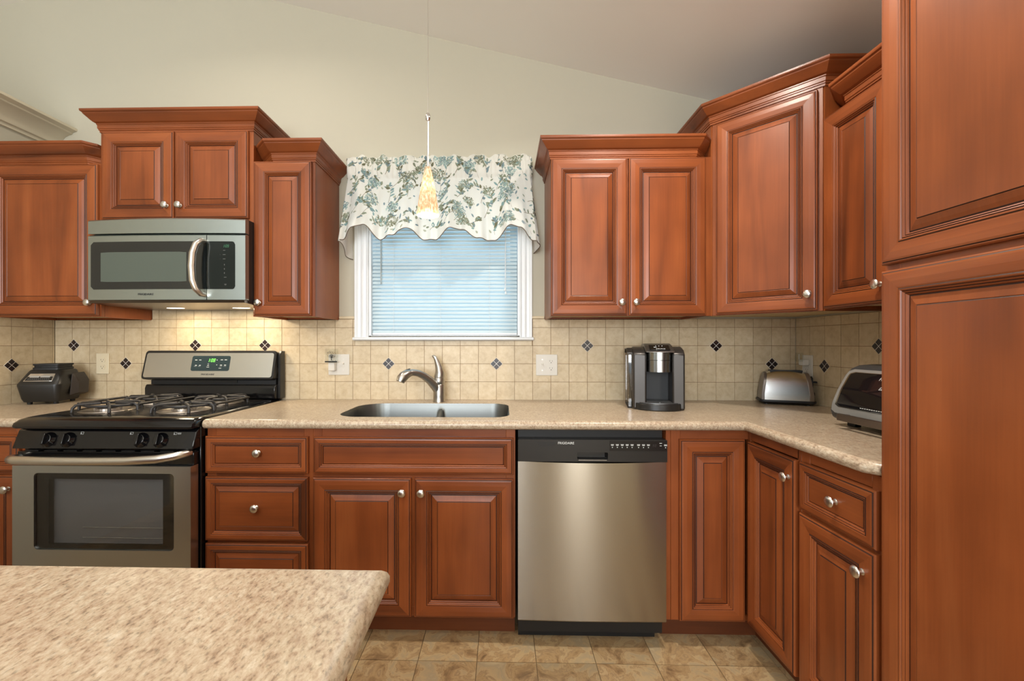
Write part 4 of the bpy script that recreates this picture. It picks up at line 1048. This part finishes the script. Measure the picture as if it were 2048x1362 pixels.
mb = MB(); mb.prism([(.14, .262), (.11, .287), (-.06, .291), (-.098, .268), (-.098, .262), (-.06, .284), (.11, .282)], 'x', -.141, -.115); mb.build('tank_lid', CG, cf, bev=.002)
MB().box(-.137, -.117, -.085, .125, .0, .003).build('tank_base', BLKM, cf)
MB().lathe([(.0001, 0), (.012, 0), (.010, .006), (.0001, .007)], 16, M=T((cw, -.05, .14)) @ RY(90)).build('side_latch', BLKM, cf)

# ------------------------------------------------------------------ toaster
ts = thing('toaster', 'long brushed stainless toaster with black base in the corner of the counter', 'toaster', (1.412, -.124, .9145), R(-22))
L2, D2 = .122, .062
def tsec(x, k=1.0, grow=0):
    y = D2+grow; hgt = .176
    return [(x, -y, .020), (x, -y*1.0, .055), (x, -y*.90, .115), (x, -y*.72, .155*k), (x, -y*.45, .170*k), (x, 0, hgt*k), (x, y*.45, .170*k), (x, y*.72, .155*k), (x, y*.90, .115), (x, y, .055), (x, y, .020)]
def endx(x, base):  # side outline narrows toward the top
    out = []
    for p in base: out.append((x*(1-.16*max(0, (p[2]-.06))/.11), p[1], p[2]))
    return out
rings = [endx(lerp(-.100, .090, i/12), tsec(0, 1-.06*abs(lerp(-1, 1, i/12))**3)) for i in range(13)]
MB().loft(rings).build('shell', mat('toaster_stainless', (.82, .85, .82, 1), .24, 1), ts, ang=60)
for nm, xa_, xb_, mt in (('left_end_cap', -.114, -.1002, mat('grey_end_cap', (.22, .2, .19, 1), .3, .8)), ('right_end_cap', .0902, .112, mat('bronze_end_cap', (.30, .26, .24, 1), .3, .8))):
    r_ = [endx(xa_, tsec(0, .93, -.004 if xa_ < 0 else .001)), endx(xb_, tsec(0, .94, .001 if xa_ < 0 else -.005))]
    MB().loft(r_).build(nm, mt, ts, bev=.002)
f = rrect(-.122, .122, -D2-.002, D2+.002, .02, 4)
MB().loft([[(x, y, .006) for x, y in rrect(-.112, .112, -D2+.008, D2-.008, .02, 4)], [(x, y, .013) for x, y in f], [(x, y, .024) for x, y in f]]).build('base', BLKM, ts, bev=.002)
for x in (-.09, .09):
    for y in (-.04, .04): MB().lathe([(.008, 0), (.008, .008)], 10, M=T((x, y, 0))).build('foot', BLKM, ts)
mb = MB(); mb.box(-.07, .07, -.026, -.010, .1655, .1748); mb.box(-.07, .07, .010, .026, .1655, .1748); mb.build('bread_slots', BLKM, ts)
MB().prism([(-.022, .03), (.022, .03), (.018, .135), (0, .145), (-.018, .135)], 'x', .108, .1150).build('lever_slot_plate', BLKM, ts)
MB().box(.104, .134, -.014, .014, .112, .120).build('lever', BLKM, ts, bev=.002)
MB().lathe([(.0001, 0), (.010, 0), (.009, .012), (.0001, .013)], 16, M=T((.113, 0, .055)) @ RY(90)).build('browning_knob', BLKS, ts)

# ------------------------------------------------------------------ toaster oven
to = thing('toaster_oven', 'silver and black roll-top toaster oven on the right counter, cut off by pantry', 'toaster oven', (1.370, -.905, .9145), R(-90))
TL = .222
GREY = mat('charcoal_grey_housing', (.07, .072, .075, 1), .38, .4); SIL = mat('silver_plastic', (.46, .47, .46, 1), .32, .6)
pfh = [(-.128, .018), (-.150, .030), (-.158, .055), (-.152, .085), (-.132, .135), (-.102, .190), (-.078, .216), (-.05, .228), (.0, .232), (.130, .232), (.145, .220), (.145, .030), (.135, .018)]
body = MB().prism(pfh, 'x', -TL, TL).build('housing', GREY, to, bev=.006, seg=3)
def sfront(t_, off):
    "point on the curved front, t 0 bottom .. 1 top"
    pts = [(-.158, .052), (-.1535, .083), (-.134, .133), (-.105, .186), (-.084, .212)]
    u = t_*(len(pts)-1); i = min(int(u), len(pts)-2); f_ = u-i
    a, b = Vector(pts[i]), Vector(pts[i+1]); p_ = a.lerp(b, f_); d_ = (b-a).normalized(); n_ = Vector((-d_.y, d_.x))
    return p_.x+n_.x*off, p_.y+n_.y*off
def fpatch(x0, x1, t0, t1, off, m, name, parent, th=.002, n=10, frame=None, r=0.0):
    rings = []
    for i in range(n+1):
        t_ = lerp(t0, t1, i/n); a = sfront(t_, off); b = sfront(t_, off-th)
        e = 0
        if r:
            dd = min(t_-t0, t1-t_)
            if dd < r: e = .018*(1-math.sqrt(max(0, 1-(1-dd/r)**2)))
        rings.append([(x0+e, a[0], a[1]), (x1-e, a[0], a[1]), (x1-e, b[0], b[1]), (x0+e, b[0], b[1])])
    return MB().loft(rings).build(name, m, parent, ang=30)
fr = fpatch(-TL+.010, TL-.010, -.02, 1.0, .003, SIL, 'door_frame', to, .005, 14, r=.10)
fpatch(-TL+.024, TL-.024, .17, .90, .0042, mat('silver_inner_rim', (.62, .63, .62, 1), .2, 1), 'door_rim', fr, .001, 12, r=.08)
gl = fpatch(-TL+.032, TL-.032, .20, .875, .0056, mat('dark_oven_glass', srgb(22, 21, 23), .05, spec=.8), 'door_glass', fr, .001, 12, r=.08)
a = sfront(.72, .0062); text('Hamilton Beach', .0165, T((-.005, a[0]-.001, a[1]+.004)) @ RX(-28), PRT, 'logo', gl, shear=.25)
a = sfront(.58, .0062); text('Easy Reach', .0165, T((-.005, a[0]-.001, a[1]+.002)) @ RX(-28), PRT, 'script_lettering', gl, shear=.3)
a = sfront(.24, .0064); ticks([(-.08+k*.009, 0, .006, .0022) for k in range(20)], T((0, a[0], a[1])) @ RX(-20), PRT, 'warning_print', gl, -.0006)
mb = MB(); mb.box(-.142, .142, -.196, -.186, .030, .056); mb.box(-.138, -.123, -.188, -.145, .036, .052); mb.box(.123, .138, -.188, -.145, .036, .052)
mb.build('handle', steel('brushed_bronze_handle', (.20, .175, .16, 1), .3), to, bev=.002)
for x in (-.18, .18):
    for y in (-.10, .11): MB().box(x-.018, x+.018, y-.012, y+.012, 0, .020).build('foot', BLKM, to, bev=.002)

# ------------------------------------------------------------------ blender motor base
bb = thing('blender_base', 'black blender motor base without its jar on the far left counter', 'blender', (-2.437, -.165, .9145), R(14)); bb.scale = (.86, .95, 1)
BB = mat('black_grey_plastic', srgb(31, 30, 28), .36); BBS = mat('dark_side_plastic', srgb(46, 40, 36), .45)
def hring(w0, w1, d0, d1, z, r=.02): return [(x, y, z) for x, y in rrect(-w0, w1, -d0, d1, r, 4)]
mb = MB().loft([hring(.088, .088, .082, .085, .012), hring(.094, .094, .090, .088, .030), hring(.110, .110, .104, .094, .098, .03), hring(.110, .110, .102, .094, .106, .03), hring(.088, .088, .050, .080, .170, .025), hring(.082, .082, .044, .074, .176, .025)])
mb.build('motor_housing', BB, bb, bev=.004, ang=40)
MB().loft([[(x*s_, y*s_+.012, z) for x, y in rrect(-.072, .072, -.058, .062, .02, 4)] for s_, z in ((1.0, .174), (1.0, .186), (.93, .188), (.93, .196), (1.0, .198), (1.0, .206))]).build('jar_socket', BLKM, bb, ang=30)
SM = T((0, -.0775, .136)) @ RX(-39.2)
pnl = MB().prism([(-.072, -.024), (.070, -.024), (.066, .024), (-.058, .024)], 'y', -.004, .002, M=SM).build('button_panel', CHROME, bb, bev=.001)
MB().prism([(-.066, -.020), (.065, -.020), (.063, .004), (-.061, .004)], 'y', -.0052, -.003, M=SM).build('button_row', BLKS, pnl)
MB().box(-.050, -.004, -.0058, -.0040, -.002, .010, M=SM).box(.002, .050, -.0058, -.0040, -.002, .010, M=SM).build('rocker_switches', SIL, pnl, bev=.001)
ticks([(-.05+k*.010, -.012, .006, .003) for k in range(11)], SM, PRTD, 'button_labels', pnl, -.0062)
MB().loft([[(x, y, z) for x, y, z in ((.108, -.03, .035), (.108, .09, .035), (.108, .09, .16), (.108, -.01, .16))], [(x, y, z) for x, y, z in ((.136, .005, .045), (.136, .085, .045), (.140, .085, .115), (.132, .01, .118))]]).build('side_housing', BBS, bb, bev=.006)
for x in (-.065, .065):
    for y in (-.06, .06): MB().lathe([(.011, 0), (.013, .014)], 12, M=T((x, y, 0))).build('foot', BLKM, bb)
